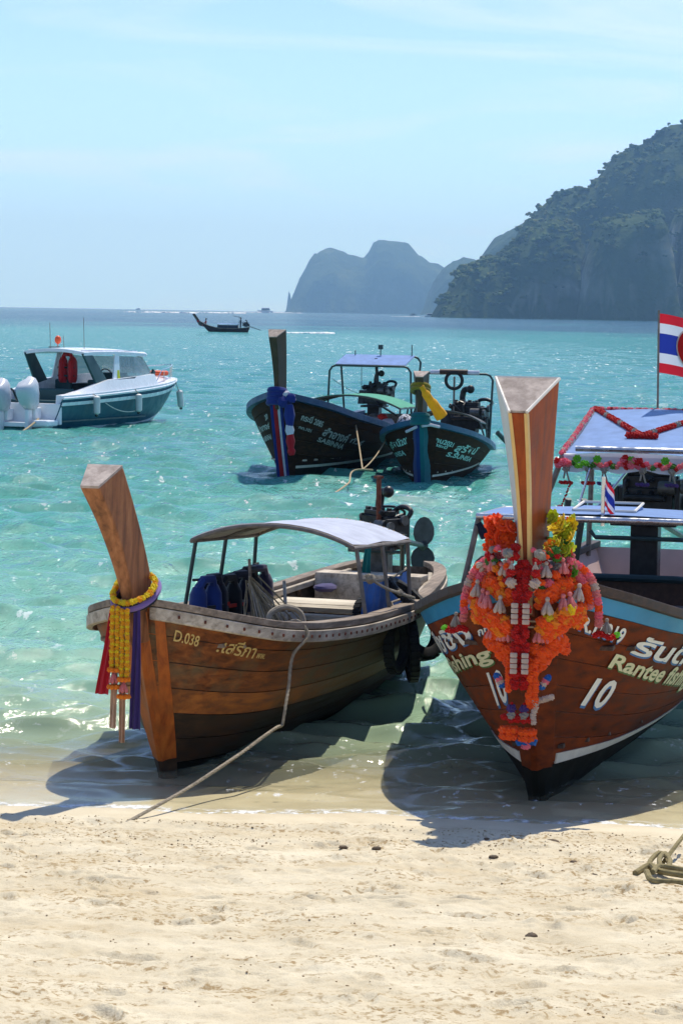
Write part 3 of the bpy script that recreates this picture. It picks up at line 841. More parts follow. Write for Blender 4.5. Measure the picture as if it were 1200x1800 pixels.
def lettering(H, parent, body, side, a, b, ha, hb, mat, shear=0.25, out=0.006, bold=0.012, dxy=(0, 0), clip=None):
    """paint words on the planking. a, b = (x, s) of the two ends of the base line, reading left to right; ha, hb = letter height in s at each end"""
    V, F = text_mesh(body, shear, bold=bold)
    w_ = max(v.x for v in V)
    vs = []
    for v in V:
        t = v.x / w_ + dxy[0]; h = v.y / 0.70 + dxy[1]
        x = a[0] + (b[0] - a[0]) * t; q = a[1] + (b[1] - a[1]) * t + (ha + (hb - ha) * t) * h
        u = min(0.995, max(0.005, H.u_at(x)))
        vs.append(H.pt(u, min(0.995, max(0.01, q)), side, H.thick + out))
    cuts = [0.0]                                               # one part per word (or per big digit)
    words = body.split(' ') if ' ' in body else (list(body) if body == "10" else [body])
    for k in range(1, len(words)):
        cuts.append(max(v.x for v in text_mesh((' ' if ' ' in body else '').join(words[:k]), shear, bold=bold)[0]) - 0.02)
    for k in range(len(words)):
        lo = cuts[k] if k else -9; hi = cuts[k + 1] if k + 1 < len(cuts) else 1e9
        keep = [f for f in F if lo <= sum(V[i].x for i in f) / len(f) < hi]
        idx = sorted({i for f in keep for i in f}); mp = {i: n for n, i in enumerate(idx)}
        mb = MB(); mb.add([vs[i] for i in idx], [tuple(mp[i] for i in f) for f in keep])
        mb.build("lettering", mat, parent)

def engine(parent, loc, rz=0.0, sc=1.0, shaft=None, pipe=True, mirror=1):
    """car engine on a swivel post with a long drive shaft"""
    e = MB()
    e.box((0, 0, 0.16), (0.52, 0.26, 0.26)).box((0, 0, 0.34), (0.48, 0.17, 0.12)).box((0.02, 0, 0.43), (0.42, 0.12, 0.06))
    e.box((0, 0, 0.0), (0.40, 0.18, 0.10)).box((-0.33, 0, 0.15), (0.16, 0.30, 0.30), taper=0.8)
    for k in range(4):
        e.cyl((-0.18 + k * 0.12, 0.08 * mirror, 0.30), (-0.18 + k * 0.12, 0.20 * mirror, 0.33), 0.028, 7)
        e.cyl((-0.18 + k * 0.12, -0.07 * mirror, 0.28), (-0.18 + k * 0.12, -0.17 * mirror, 0.22), 0.026, 7)
        e.box((-0.18 + k * 0.12, 0, 0.475), (0.05, 0.05, 0.04))
    e.cyl((-0.2, -0.17 * mirror, 0.2), (0.2, -0.17 * mirror, 0.2), 0.035, 8)
    e.box((0.32, 0, 0.2), (0.05, 0.36, 0.36)).box((0.1, 0.19 * mirror, 0.36), (0.28, 0.06, 0.07))
    e.cyl((0.05, 0.16 * mirror, 0.05), (0.05, 0.16 * mirror, 0.2), 0.045, 9)
    for k in range(14):
        e.box((random.uniform(-.3, .3), random.uniform(-.17, .17), random.uniform(0.05, .47)), (random.uniform(.03, .1), random.uniform(.03, .1), random.uniform(.03, .08)), (random.uniform(0, 1), random.uniform(0, 1), 0))
    root = e.build("engine", M['engine'], parent, bevel=0.008)
    root.location = loc; root.rotation_euler = (0, 0, rz); root.scale = (sc, sc, sc)
    h = MB()
    for k in range(5):
        a = Vector((random.uniform(-.25, .3), random.choice((-1, 1)) * 0.14, random.uniform(.1, .3)))
        b = Vector((random.uniform(-.25, .3), random.choice((-1, 1)) * 0.12, random.uniform(.3, .5)))
        mid = (a + b) / 2 + Vector((0, 0.14 * (1 if a.y > 0 else -1), 0.10))
        h.tube(fairs([a, mid, b], 10), 0.016, 6)
    h.tube(fairs([(0.34, 0.1, 0.34), (0.40, 0.14, 0.46), (0.2, 0.16, 0.5), (0.1, 0.1, 0.42)], 14), 0.03, 7)
    h.build("hose", M['engine'], root, smooth=True)
    a = MB(); a.cyl((0.3, -0.16 * mirror, 0.30), (0.14, -0.16 * mirror, 0.30), 0.065, 12).build("alternator", M['engine_grey'], root, smooth=True)
    for y, z, r in ((0.0, 0.14, 0.09), (-0.16 * mirror, 0.30, 0.05), (0.06, 0.36, 0.06)):
        p = MB(); p.cyl((0.355, y, z), (0.395, y, z), r, 14); p.build("pulley", M['engine_grey'], root, smooth=True)
    f = MB(); f.tube(fairs([(-0.1, 0.1 * mirror, 0.42), (-0.12, 0.13 * mirror, 0.55), (-0.08, 0.13 * mirror, 0.66), (0.0, 0.13 * mirror, 0.67)], 12), 0.05, 10)
    f.ball((0.02, 0.13 * mirror, 0.67), 0.072, 10, 6); f.build("air_filter", M['engine'], root, smooth=True)
    if pipe:
        x = MB(); x.cyl((0.12, -0.11 * mirror, 0.34), (0.12, -0.12 * mirror, 0.84), 0.03, 9).box((0.12, -0.12 * mirror, 0.855), (0.08, 0.08, 0.03)); x.build("exhaust_pipe", M['rust'], root, smooth=True)
    return root

def drive_shaft(parent, a, b, r=0.028, blade=0.15, axis=None):
    mb = MB(); mb.tube([a, b], [r, r * 0.8], 9)
    o = mb.build("drive_shaft", M['tube_dark'] if not axis else M['tube_grey'], parent, smooth=True)
    d = (Vector(b) - Vector(a)).normalized()
    p = MB(); p.ball(b, r * 1.7, 8, 6)
    q = d.to_track_quat('Z', 'Y')
    for k in (0, 1):
        vs, fs = [], []
        n, sgn = 14, (1 if k == 0 else -1)
        for s_ in (0.006, -0.006):
            for i in range(n):
                t = 2 * math.pi * i / n
                y = blade * (1.02 + math.cos(t)) * sgn; x = blade * 0.72 * math.sin(t) * (1.1 - 0.1 * math.cos(t))
                vs.append(Vector(b) + q @ Vector((x, y, s_ + x * 0.35 * sgn)))
        fs = [tuple(range(n)), tuple(range(2 * n - 1, n - 1, -1))] + [(i, (i + 1) % n, n + (i + 1) % n, n + i) for i in range(n)]
        p.add(vs, fs)
    p.build("propeller", M['prop'], o)
    return o

def arch_canopy(parent, x0, x1, hw, zf, zr, rise, top, lining, tube, n=14, y0=0.0, name="canopy", ribs=3, skew=0.0, front_over=0.0):
    """cloth stretched over bent tubes; slightly sagging between the ribs"""
    def pt(t, q, dz=0.0):
        x = x0 + (x1 - x0) * t; z = zf + (zr - zf) * t
        return Vector((x, y0 + hw * q + skew * t, z + rise * (1 - abs(q) ** 2.2) - 0.014 * math.sin(t * (ribs - 1) * math.pi) ** 2 + dz))
    T = np.linspace(0, 1, 9); Q = np.linspace(-1, 1, n)
    mb = MB(); mb.loft([[pt(t, q, 0.012) for q in Q] for t in T], closed=False)
    c = mb.build(name, top, parent, smooth=True)
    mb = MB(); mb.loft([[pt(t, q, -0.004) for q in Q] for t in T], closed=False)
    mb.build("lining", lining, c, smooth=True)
    for k in range(ribs):
        t = k / (ribs - 1)
        mb = MB(); mb.tube([pt(t, q, -0.012) for q in np.linspace(-1, 1, 18)], 0.017, 7); mb.build("canopy_tube", tube, parent, smooth=True)
    for q in (-1, 1):
        mb = MB(); mb.tube([pt(0, q, -0.018), pt(1, q, -0.018)], 0.017, 7); mb.build("canopy_tube", tube, parent, smooth=True)
    return pt

def post(parent, a, b, r, mat, name="canopy_post", bend=None):
    mb = MB(); mb.tube([a, b] if bend is None else fairs([a, bend, b], 8), r, 8)
    return mb.build(name, mat, parent, smooth=True)

def hull_paint_line(H, parent, mat, v0, v1, ua, ub, name="waterline_stripe", sides=(1, -1), out=0.010, m_=3):
    for side in sides:
        rings = []
        for u in [q for q in np.linspace(0, 1, 40) if ua <= q <= ub]:
            a, b = v0(u), v1(u)
            rings.append([H.pt(u, v, side, H.thick + out) for v in np.linspace(a, b, m_)] + [H.pt(u, b, side, H.thick - 0.004), H.pt(u, a, side, H.thick - 0.004)])
        mb = MB(); mb.loft(rings); mb.build(name, mat, parent, smooth=True)
def place(px, py, hx, hy, name, label, cat="boat", group="long-tail boats moored in the bay"):
    p = at(px, py, 0.0)
    return empty(name, p, math.atan2(hy, hx), label, cat, group)
def zl(H, u, z):
    """s of the point at height z above the water"""
    return (z - H.keel) / (float(spline(H.sx, H.sz, np.array(H.xg(u)))) - H.keel)
def WM(o): return Matrix.Translation(o.location) @ Matrix.Rotation(o.rotation_euler.z, 4, 'Z')

# ------------------------------------------------------------------ boat D.038, weathered, in the shallows
B1 = place(295, 1350, -0.30, -0.954, "long_tail_boat", "weathered small long-tail boat lettered D.038 with worn orange-brown planks and tyres on its side")
H1 = Hull(5.8, 0.58, [(-5.8, 0.26), (-5.6, 0.40), (-5.2, 0.52), (-4.6, 0.62), (-3.8, 0.71), (-3.0, 0.77), (-1.8, 0.79), (-0.9, 0.76), (-0.3, 0.66), (0.15, 0.48), (0.42, 0.26), (0.58, 0.06)],
          [(-5.8, 0.90), (-5.0, 0.84), (-3.8, 0.79), (-2.4, 0.82), (-1.2, 0.89), (-0.4, 0.97), (0.2, 1.09), (0.58, 1.20)], keel=-0.14, pm=0.5, pb=0.75, rocker=0.1)
build_shell(H1, B1, M['interior'])
build_planks(H1, B1, [M['antifoul'], M['bottom_brown'], M['bottom_brown'], M['old_hull_orange'], M['old_hull'], M['old_hull'], M['old_hull']], 7)
build_rail(H1, B1, M['rail_grey'], "rubbing_strake", 0.05, 0.085, 0.045, -0.045)
build_rail(H1, B1, M['rail_dark'], "gunwale", 0.12, 0.05, 0.0, 0.03)
build_rail(H1, B1, M['rail_grey'], "inner_rail", 0.04, 0.05, -0.09, 0.0, 0.06, 0.93)
build_stem(H1, B1, M['stem_orange'], 0.06, 0.03, 0.97, 0.055, v0=0.17)
build_stem(H1, B1, M['bottom_brown'], 0.058, 0.03, 0.168, 0.055, name="stem_foot")
mb = MB()
for i, u in enumerate(np.linspace(0.3, 0.985, 34)):
    p = H1.pt(u, 1.0, 1, 0.072) + Vector((0, 0, -0.045)); mb.cyl(p - Vector((0, 0.004, 0)), p + Vector((0, 0.006, 0)), 0.012, 6)
tag(mb.build("rail_nails", M['rust'], B1), kind="stuff")
build_prow(B1, [(0.64, 0.95, 0.035, 0.36, 0.95, 0.07), (0.78, 1.35, 0.045, 0.50, 1.38, 0.085), (0.97, 1.72, 0.06, 0.70, 1.77, 0.108), (1.20, 2.03, 0.066, 0.93, 2.16, 0.128)], (M['prow_teak'], M['endgrain']), yoff=-0.10)
# floor, thwarts and stern deck, each board on its own
for i in range(15):
    x = -4.9 + i * 0.30
    b = H1.half(x, 0.36)
    mb = MB(); mb.box((x, 0, 0.36 + random.uniform(-.004, .004)), (0.265, 2 * b, 0.028)); mb.build("floor_board", M['deck'], B1, bevel=0.004)
for x, z, wd in ((-1.5, 0.72, 0.16), (-2.35, 0.70, 0.2), (-3.15, 0.72, 0.14), (-3.62, 0.735, 0.21), (-3.85, 0.737, 0.21), (-4.08, 0.733, 0.21)):
    b = H1.half(x, z)
    mb = MB(); mb.box((x, 0, z), (wd, 2 * b, 0.04)); mb.build("thwart", M['deck'], B1, bevel=0.005)
for i in range(4):
    x = -5.55 + i * 0.2; b = H1.half(x, 0.80)
    mb = MB(); mb.box((x, 0, 0.83), (0.185, 2 * b, 0.03)); mb.build("stern_board", M['deck'], B1, bevel=0.004)
for i in range(4):
    x = 0.05 - i * 0.2; b = H1.half(x, 0.88 - i * 0.02)
    mb = MB(); mb.box((x, 0, 0.90 - i * 0.02), (0.19, 2 * b, 0.03)); mb.build("foredeck_board", M['rail_dark'], B1, bevel=0.004)
for x in np.arange(-5.1, 0.0, 0.55):
    for sd in (1, -1):
        u = H1.u_at(x); mb = MB(); mb.tube([H1.pt(u, v, sd, -0.035) for v in (0.35, 0.6, 0.8, 0.97)], 0.022, 5); mb.build("rib", M['weathered'], B1)
# engine box, post, engine
mb = MB(); mb.box((-4.85, 0, 0.74), (0.26, 0.96, 0.36)); mb.build("stern_box", M['rail_grey'], B1, bevel=0.006)
mb = MB(); mb.box((-5.15, -0.02, 0.97), (0.16, 0.2, 0.36)).box((-5.15, -0.02, 1.12), (0.34, 0.34, 0.03)); mb.build("engine_post", M['engine_grey'], B1, bevel=0.008)
mb = MB(); mb.tube([(-5.0, -0.26, 1.26), (-5.0, -0.26, 1.10), (-5.0, 0.26, 1.10), (-5.0, 0.26, 1.26)], 0.016, 7); mb.build("engine_cradle", M['tube_dark'], B1)
EN1 = engine(B1, (-5.2, -0.05, 1.10), R(60), 0.76)
drive_shaft(B1, (-5.4, -0.06, 1.2), (-7.3, -0.22, 0.95), 0.03, 0.14)
# awning
cp1 = arch_canopy(B1, -2.15, -3.72, 0.66, 1.41, 1.335, 0.14, M['canopy_white'], M['canopy_old'], M['tube_grey'])
for q in (-1, 1):
    for t in (0.06, 0.5, 0.97):
        a = cp1(t, q, -0.02); foot = H1.g(a.x, q, -0.03, -0.05); foot.z = min(foot.z, 0.85)
        post(B1, foot + Vector((0, 0.0, 0)), a, 0.017, M['tube_dark'] if q < 0 else M['tube_grey'])
mb = MB(); mb.tube([(-3.72, 0.6, 1.30), (-4.25, 0.45, 0.86)], 0.02, 7); mb.build("awning_brace", M['tube_dark'], B1)
mb = MB(); n_ = 26
mb.tube([cp1(1 - 0.03 * math.sin(k * 2.6) ** 2, -1 + 2 * k / (n_ * 3), 0.012 * math.cos(k * 2.6)) for k in range(n_ * 3 + 1)], 0.008, 5)
mb.build("lacing", M['rope'], B1)

# ------------------------------------------------------------------ boat 10, varnished, dressed with garlands
B10 = place(945, 1395, -0.208, -0.978, "long_tail_boat", "varnished brown long-tail boat number 10 with blue gunwale stripe and a prow hung with garlands")
H10 = Hull(8.6, 0.75, [(-8.6, 0.62), (-7.5, 0.85), (-6, 1.08), (-4.2, 1.20), (-2.8, 1.20), (-2.0, 1.14), (-1.2, 1.02), (-0.5, 0.85), (0.1, 0.58), (0.5, 0.28), (0.75, 0.07)],
           [(-8.6, 0.90), (-7, 0.82), (-5, 0.80), (-3.3, 0.86), (-2, 0.95), (-0.6, 1.14), (0.2, 1.34), (0.75, 1.52)], keel=-0.14, pm=0.55, pb=0.78, rocker=0.1)
build_shell(H10, B10, M['pink_inside'])
build_planks(H10, B10, [M['antifoul'], M['varnish'], M['varnish'], M['varnish'], M['varnish'], M['varnish'], M['varnish'], M['varnish'], M['blue_paint']], 9, gap=0.0014, top=0.925)
build_rail(H10, B10, M['brown_rail'], "gunwale", 0.13, 0.065, 0.0, 0.032)
build_stem(H10, B10, M['varnish'], 0.07, 0.03, 0.92, 0.10, v0=0.21)
build_stem(H10, B10, M['antifoul'], 0.068, 0.03, 0.208, 0.10, name="stem_foot")
wl = lambda u: 0.205 + 0.17 * min(1, (1 - u) / 0.40) ** 0.8
hull_paint_line(H10, B10, M['white_line'], wl, lambda u: wl(u) + 0.050 - 0.018 * min(1, (1 - u) / 0.3), 0.2, 0.99)
hull_paint_line(H10, B10, M['antifoul'], lambda u: 0.0, lambda u: wl(u) - 0.001, 0.1, 1.0, name="bottom_paint", out=0.006, m_=9)
build_prow(B10, [(0.79, 1.30, 0.025, 0.42, 1.20, 0.08), (0.83, 1.72, 0.030, 0.46, 1.72, 0.105), (0.90, 2.18, 0.042, 0.52, 2.24, 0.145), (1.00, 2.585, 0.055, 0.60, 2.79, 0.205)], (M['varnish_prow'], M['endgrain']), trim=M['gold_line'], left=M['steel_clad'], yoff=-0.05)
for i in range(24):
    x = -7.2 + i * 0.31; b = H10.half(x, 0.33)
    mb = MB(); mb.box((x, 0, 0.34), (0.29, 2 * b, 0.03)); mb.build("floor_board", M['brown_rail'], B10, bevel=0.004)
for i in range(5):
    x = 0.05 - i * 0.24; b = H10.half(x, 1.0 - i * 0.025)
    mb = MB(); mb.box((x, 0, 1.02 - i * 0.025), (0.225, 2 * b, 0.03)); mb.build("foredeck_board", M['brown_rail'], B10, bevel=0.004)
for x, z in ((-2.2, 0.72), (-3.4, 0.66), (-4.6, 0.64), (-5.6, 0.64)):
    b = H10.half(x, z)
    mb = MB(); mb.box((x, 0, z), (0.28, 2 * b, 0.04)); mb.build("thwart", M['brown_rail'], B10, bevel=0.005)
mb = MB(); mb.box((-6.3, 0, 0.66), (0.06, 1.5, 0.3)); mb.build("engine_bulkhead", M['brown_rail'], B10, bevel=0.006)
mb = MB(); mb.tube([(-6.28, -0.95, 0.80), (-6.2, -0.4, 0.84), (-6.2, 0.4, 0.84), (-6.28, 0.95, 0.80)], 0.035, 8); mb.build("coaming", M['dark_teal'], B10)
mb = MB(); mb.box((-7.4, 0, 0.95), (0.34, 0.26, 0.62)).box((-7.4, 0, 1.26), (0.62, 0.62, 0.04)); mb.build("engine_post", M['engine'], B10, bevel=0.01)
mb = MB(); mb.tube([(-7.15, -0.5, 1.18), (-7.15, -0.45, 1.12), (-7.15, 0.5, 1.12), (-7.15, 0.5, 1.2)], 0.022, 7); mb.build("engine_cradle", M['tube_dark'], B10)
EN10 = engine(B10, (-7.4, 0.02, 1.30), R(80), 1.0, pipe=False)
drive_shaft(B10, (-7.7, 0.0, 1.3), (-11.5, 0.5, 0.5), 0.03, 0.14)
mb = MB(); mb.cyl((-7.45, 0.0, 1.65), (-7.45, -0.05, 2.1), 0.04, 9); mb.build("exhaust_pipe", M['engine'], B10, smooth=True)
# low awning forward of the engine
FC = []
zf, zr = 1.58, 1.535
mb = MB(); mb.loft([[Vector((x, y, z + 0.03 * (1 - (y / 1.0) ** 2) + 0.012)) for y in np.linspace(-0.97, 0.97, 13)] for x, z in ((-3.45, zf), (-4.1, 1.57), (-4.9, zr))], closed=False)
ca = mb.build("canopy", M['canopy_blue'], B10, smooth=True)
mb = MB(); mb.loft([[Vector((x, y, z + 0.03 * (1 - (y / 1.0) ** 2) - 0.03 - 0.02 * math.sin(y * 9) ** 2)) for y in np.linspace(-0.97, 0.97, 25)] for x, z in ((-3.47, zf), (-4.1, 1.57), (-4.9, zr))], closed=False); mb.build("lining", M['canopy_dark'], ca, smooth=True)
mb = MB(); mb.tube([(-3.44, -1.0, zf), (-3.44, 1.0, zf)], 0.026, 10); mb.build("canopy_tube", M['steel'], B10, smooth=True)
mb = MB(); mb.tube([(-4.9, -1.0, zr), (-4.9, 1.0, zr)], 0.024, 9); mb.build("canopy_tube", M['tube'], B10, smooth=True)
for q in (-1, 1):
    mb = MB(); mb.tube([(-3.44, q * 0.985, zf), (-4.9, q * 0.985, zr)], 0.024, 9); mb.build("canopy_tube", M['tube'], B10, smooth=True)
    for x, z in ((-3.5, zf), (-4.85, zr)):
        f = H10.g(x, q, -0.04, -0.1); post(B10, f, (x, q * 0.985, z), 0.024, M['tube_grey'])
mb = MB(); mb.box((-4.2, -0.02, 1.612), (0.75, 0.5, 0.02), (0, -0.03, 0)); mb.build("roof_panel", M['canopy_blue'], B10, bevel=0.003)
mb = MB()
for a, b in (((-3.83, -.27, 1.625), (-3.83, .23, 1.625)), ((-4.57, -.27, 1.64), (-4.57, .23, 1.64)), ((-3.83, -.27, 1.625), (-4.57, -.27, 1.64)), ((-3.83, .23, 1.625), (-4.57, .23, 1.64))): mb.tube([a, b], 0.012, 6)
mb.build("panel_frame", M['white_line'], B10)
# raised awning over the engine
fx, bx2, fz, bz = -5.9, -8.3, 1.95, 2.26
mb = MB(); mb.loft([[Vector((fx + (bx2 - fx) * t, 0.61 * q, fz + (bz - fz) * t + 0.03 * (1 - q * q) + 0.012 - 0.02 * math.sin(3.14 * t))) for q in np.linspace(-1, 1, 11)] for t in np.linspace(0, 1, 7)], closed=False)
ca = mb.build("canopy", M['canopy_blue'], B10, smooth=True)
mb = MB(); mb.loft([[Vector((fx + 0.02, 0.61 * q, fz + 0.03 * (1 - q * q) + 0.01)) for q in np.linspace(-1, 1, 11)], [Vector((fx + 0.03, 0.61 * q, fz - 0.13 + 0.02 * math.sin(q * 9))) for q in np.linspace(-1, 1, 11)]], closed=False); mb.build("valance", M['canopy_white'], ca, smooth=True)
for q in (-1, 1):
    mb = MB(); mb.tube([(fx, q * 0.62, fz), (bx2, q * 0.62, bz)], 0.02, 8); mb.build("canopy_tube", M['tube'], B10, smooth=True)
    for x, z in ((fx, fz), (bx2, bz)):
        f = H10.g(x, q, -0.04, -0.05); post(B10, f, (x, q * 0.62, z), 0.026, M['tube_grey'])
for x, z in ((fx, fz), (bx2, bz)):
    mb = MB(); mb.tube([(x, -0.62, z), (x, 0.62, z)], 0.02, 8); mb.build("canopy_tube", M['tube'], B10, smooth=True)
mb = MB(); mb.tube([(fx + 0.06, -0.50, fz + 0.07), (fx + 0.06, 0.62, fz + 0.07)], 0.026, 9); mb.build("handrail", M['steel'], B10, smooth=True)
mb = MB(); mb.tube([(fx, -0.35, fz - 0.02), (fx + 0.5, -0.42, 1.5)], 0.012, 6); mb.build("awning_stay", M['steel'], B10, smooth=True)
mb = MB(); mb.tube([(-6.9, 0.0, 1.95), (-6.6, -0.45, 1.35)], 0.014, 6); mb.build("tiller", M['steel'], B10, smooth=True)
for y in (0.28, 0.42):
    mb = MB(); mb.tube([(-5.4, y - 0.78, 1.60), (-5.55, y - 0.86, 1.05)], 0.03, 7); mb.build("strut", M['tube_dark'], B10, smooth=True)
# ------------------------------------------------------------------ boat with the flag-coloured sashes, out in the bay
B3 = place(505, 841, -0.24, -0.97, "long_tail_boat", "dark long-tail boat with red white and blue sashes at its prow and a green awning")
H3 = Hull(8.6, 0.8, [(-8.6, 0.6), (-7.4, 0.9), (-5.7, 1.08), (-4, 1.17), (-2.8, 1.2), (-2.0, 1.15), (-1.2, 1.04), (-0.5, 0.88), (0.1, 0.62), (0.5, 0.34), (0.8, 0.08)],
          [(-8.6, 0.95), (-6.2, 0.78), (-4, 0.82), (-2.4, 1.0), (-1.0, 1.2), (0, 1.42), (0.8, 1.62)], keel=-0.3, pm=0.55, pb=0.8, rocker=0.1)
build_shell(H3, B3, M['interior'])
build_planks(H3, B3, [M['antifoul'], M['dark_hull'], M['dark_hull'], M['dark_hull'], M['dark_hull'], M['dark_hull'], M['dark_hull']], 7)
build_rail(H3, B3, M['navy_paint'], "gunwale", 0.16, 0.12, 0.02, 0.0)
build_stem(H3, B3, M['dark_hull'], 0.12, 0.06, 0.98, 0.22)
hull_paint_line(H3, B3, M['white_line'], lambda u: zl(H3, u, 0.20), lambda u: zl(H3, u, 0.25), 0.3, 0.99, out=0.016)
hull_paint_line(H3, B3, M['antifoul'], lambda u: 0.0, lambda u: zl(H3, u, 0.199), 0.3, 1.0, name="bottom_paint", out=0.006, m_=9)
build_prow(B3, [(0.84, 1.35, 0.035, 0.45, 1.3, 0.09), (0.90, 1.85, 0.045, 0.55, 1.87, 0.11), (1.02, 2.3, 0.06, 0.68, 2.36, 0.14), (1.2, 2.70, 0.075, 0.88, 2.84, 0.18)], (M['dark_prow'], M['endgrain']))
for i in range(22):
    x = -7.4 + i * 0.34; b = H3.half(x, 0.34)
    mb = MB(); mb.box((x, 0, 0.35), (0.32, 2 * b, 0.03)); mb.build("floor_board", M['deck'], B3)
for x in (-2.4, -3.6, -4.8):
    b = H3.half(x, 0.65)
    mb = MB(); mb.box((x, 0, 0.66), (0.28, 2 * b, 0.04)); mb.build("thwart", M['deck'], B3)
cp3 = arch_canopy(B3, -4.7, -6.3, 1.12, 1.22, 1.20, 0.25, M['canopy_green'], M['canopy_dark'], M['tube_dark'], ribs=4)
for q in (-1, 1):
    for t in (0.03, 0.5, 0.97):
        a = cp3(t, q, -0.02); post(B3, H3.g(a.x, q, -0.04, -0.05), a, 0.02, M['tube_dark'])
mb = MB(); mb.loft([[Vector((x, y, z + 0.012)) for y in np.linspace(-0.78, 0.78, 7)] for x, z in ((-6.7, 2.06), (-7.2, 2.17), (-7.7, 2.26))], closed=False)
ca = mb.build("canopy", M['canopy_blue'], B3, smooth=True)
mb = MB(); mb.loft([[Vector((x, y, z - 0.01)) for y in np.linspace(-0.78, 0.78, 7)] for x, z in ((-6.7, 2.06), (-7.2, 2.17), (-7.7, 2.26))], closed=False); mb.build("lining", M['canopy_white'], ca)
for x, z in ((-6.7, 2.04), (-7.7, 2.24)):
    f1, f2 = H3.g(x, 1, -0.05, 0), H3.g(x, -1, -0.05, 0)
    mb = MB(); mb.tube([f2, (x, -0.90, z - 0.12), (x, -0.84, z - 0.03), (x, -0.76, z), (x, 0.76, z), (x, 0.84, z - 0.03), (x, 0.90, z - 0.12), f1], 0.024, 8); mb.build("awning_frame", M['tube_dark'], B3, smooth=True)
for y, hh in ((-0.55, 0.16), (0.02, 0.24), (0.72, 0.3)):
    mb = MB(); mb.cyl((-7.6, y, 2.2), (-7.6, y, 2.2 + hh), 0.012, 6)
    if y == 0.02: mb.box((-7.6, y, 2.2 + hh), (0.06, 0.1, 0.1))
    mb.build("antenna", M['tube_dark'], B3)
mb = MB(); mb.tube(sag((-6.75, -0.85, 1.75), (-5.6, 0.1, 1.45), 0.04, 8), 0.006, 5); mb.tube(sag((-6.75, -0.2, 2.03), (-6.7, -0.18, 1.5), 0, 4), 0.008, 5); mb.build("stay_line", M['tube_dark'], B3)
mb = MB(); mb.box((-7.2, 0, 0.9), (0.3, 0.26, 0.5)).box((-7.2, 0, 1.16), (0.6, 0.5, 0.04)); mb.build("engine_post", M['engine'], B3, bevel=0.01)
engine(B3, (-7.2, 0.05, 1.2), R(70), 1.0, pipe=False)
mb = MB(); mb.cyl((-7.25, 0.05, 1.6), (-7.25, 0.0, 2.2), 0.035, 8); mb.build("exhaust_pipe", M['engine'], B3, smooth=True)
drive_shaft(B3, (-7.5, 0, 1.2), (-10.8, 0.5, 0.35))
mb = MB(); mb.tube([(-5.3, -0.45, 1.25), (-5.35, -0.62, 0.85)], 0.035, 7); mb.build("strut", M['rust'], B3)
# ------------------------------------------------------------------ boat with the yellow sash
B4 = place(742, 851, -0.15, -0.989, "long_tail_boat", "dark long-tail boat with a yellow sash and blue-green cloth wound round its stem")
H4 = Hull(6.6, 0.55, [(-6.6, 0.55), (-5.8, 0.72), (-4.5, 0.86), (-3.2, 0.95), (-2.2, 0.98), (-1.4, 0.92), (-0.7, 0.80), (-0.1, 0.58), (0.3, 0.32), (0.55, 0.07)],
          [(-6.6, 0.50), (-5, 0.47), (-3.5, 0.55), (-2.2, 0.70), (-1.0, 0.88), (0, 1.05), (0.55, 1.18)], keel=-0.3, pm=0.6, pb=0.8, rocker=0.1)
build_shell(H4, B4, M['interior'])
build_planks(H4, B4, [M['antifoul'], M['dark_hull'], M['dark_hull'], M['dark_hull'], M['dark_hull'], M['dark_hull']], 6)
build_rail(H4, B4, M['teal_paint'], "gunwale", 0.15, 0.10, 0.02, 0.0)
build_stem(H4, B4, M['dark_hull'], 0.11, 0.06, 0.98, 0.2)
hull_paint_line(H4, B4, M['white_line'], lambda u: zl(H4, u, 0.13 + 0.14 * (1 - u)), lambda u: zl(H4, u, 0.17 + 0.14 * (1 - u)), 0.45, 0.99, out=0.016)
build_prow(B4, [(0.58, 0.95, 0.03, 0.25, 0.9, 0.08), (0.62, 1.35, 0.045, 0.3, 1.36, 0.10), (0.70, 1.7, 0.06, 0.38, 1.74, 0.13), (0.80, 2.02, 0.07, 0.48, 2.12, 0.155)], (M['dark_prow'], M['endgrain']))
for i in range(18):
    x = -6.1 + i * 0.34; b = H4.half(x, 0.21)
    mb = MB(); mb.box((x, 0, 0.22), (0.32, 2 * b, 0.03)); mb.build("floor_board", M['deck'], B4)
cp4 = arch_canopy(B4, -3.4, -4.6, 0.72, 1.06, 0.98, 0.20, M['canopy_grey'], M['canopy_dark'], M['tube_dark'])
for q in (-1, 1):
    for t in (0.03, 0.97):
        a = cp4(t, q, -0.02); post(B4, H4.g(a.x, q, -0.04, -0.05), a, 0.018, M['tube_dark'])
x, z = -5.2, 1.96
f1, f2 = H4.g(x, 1, -0.05, 0), H4.g(x, -1, -0.05, 0)
mb = MB(); mb.tube([f2, (x, -0.80, z - 0.12), (x, -0.74, z - 0.03), (x, -0.66, z), (x, 0.66, z), (x, 0.74, z - 0.03), (x, 0.80, z - 0.12), f1], 0.024, 8); mb.build("awning_frame", M['tube_dark'], B4, smooth=True)
mb = MB(); mb.tube([(x + 0.02, -0.5, z + 0.03), (x + 0.02, 0.52, z + 0.03)], 0.045, 9); r_ = mb.build("rolled_awning", M['canopy_white'], B4, smooth=True)
mb = MB(); mb.tube([(x + 0.02, -0.3, z + 0.035), (x + 0.02, 0.28, z + 0.035)], 0.058, 9); mb.build("brown_wrap", M['brown_rail'], r_, smooth=True)
mb = MB(); mb.torus((x + 0.05, 0.0, z - 0.14), 0.17, 0.035, (1, 0, 0), 22, 8); mb.build("hung_tyre", M['rubber'], B4, smooth=True)
mb = MB(); mb.cyl((-5.2, 0.0, 1.0), (-5.2, 0.0, 1.9), 0.022, 7); mb.build("exhaust_pipe", M['tube_grey'], B4, smooth=True)
mb = MB(); mb.box((-5.3, 0.25, 0.62), (0.3, 0.3, 0.5)); mb.build("engine_post", M['engine'], B4, bevel=0.01)
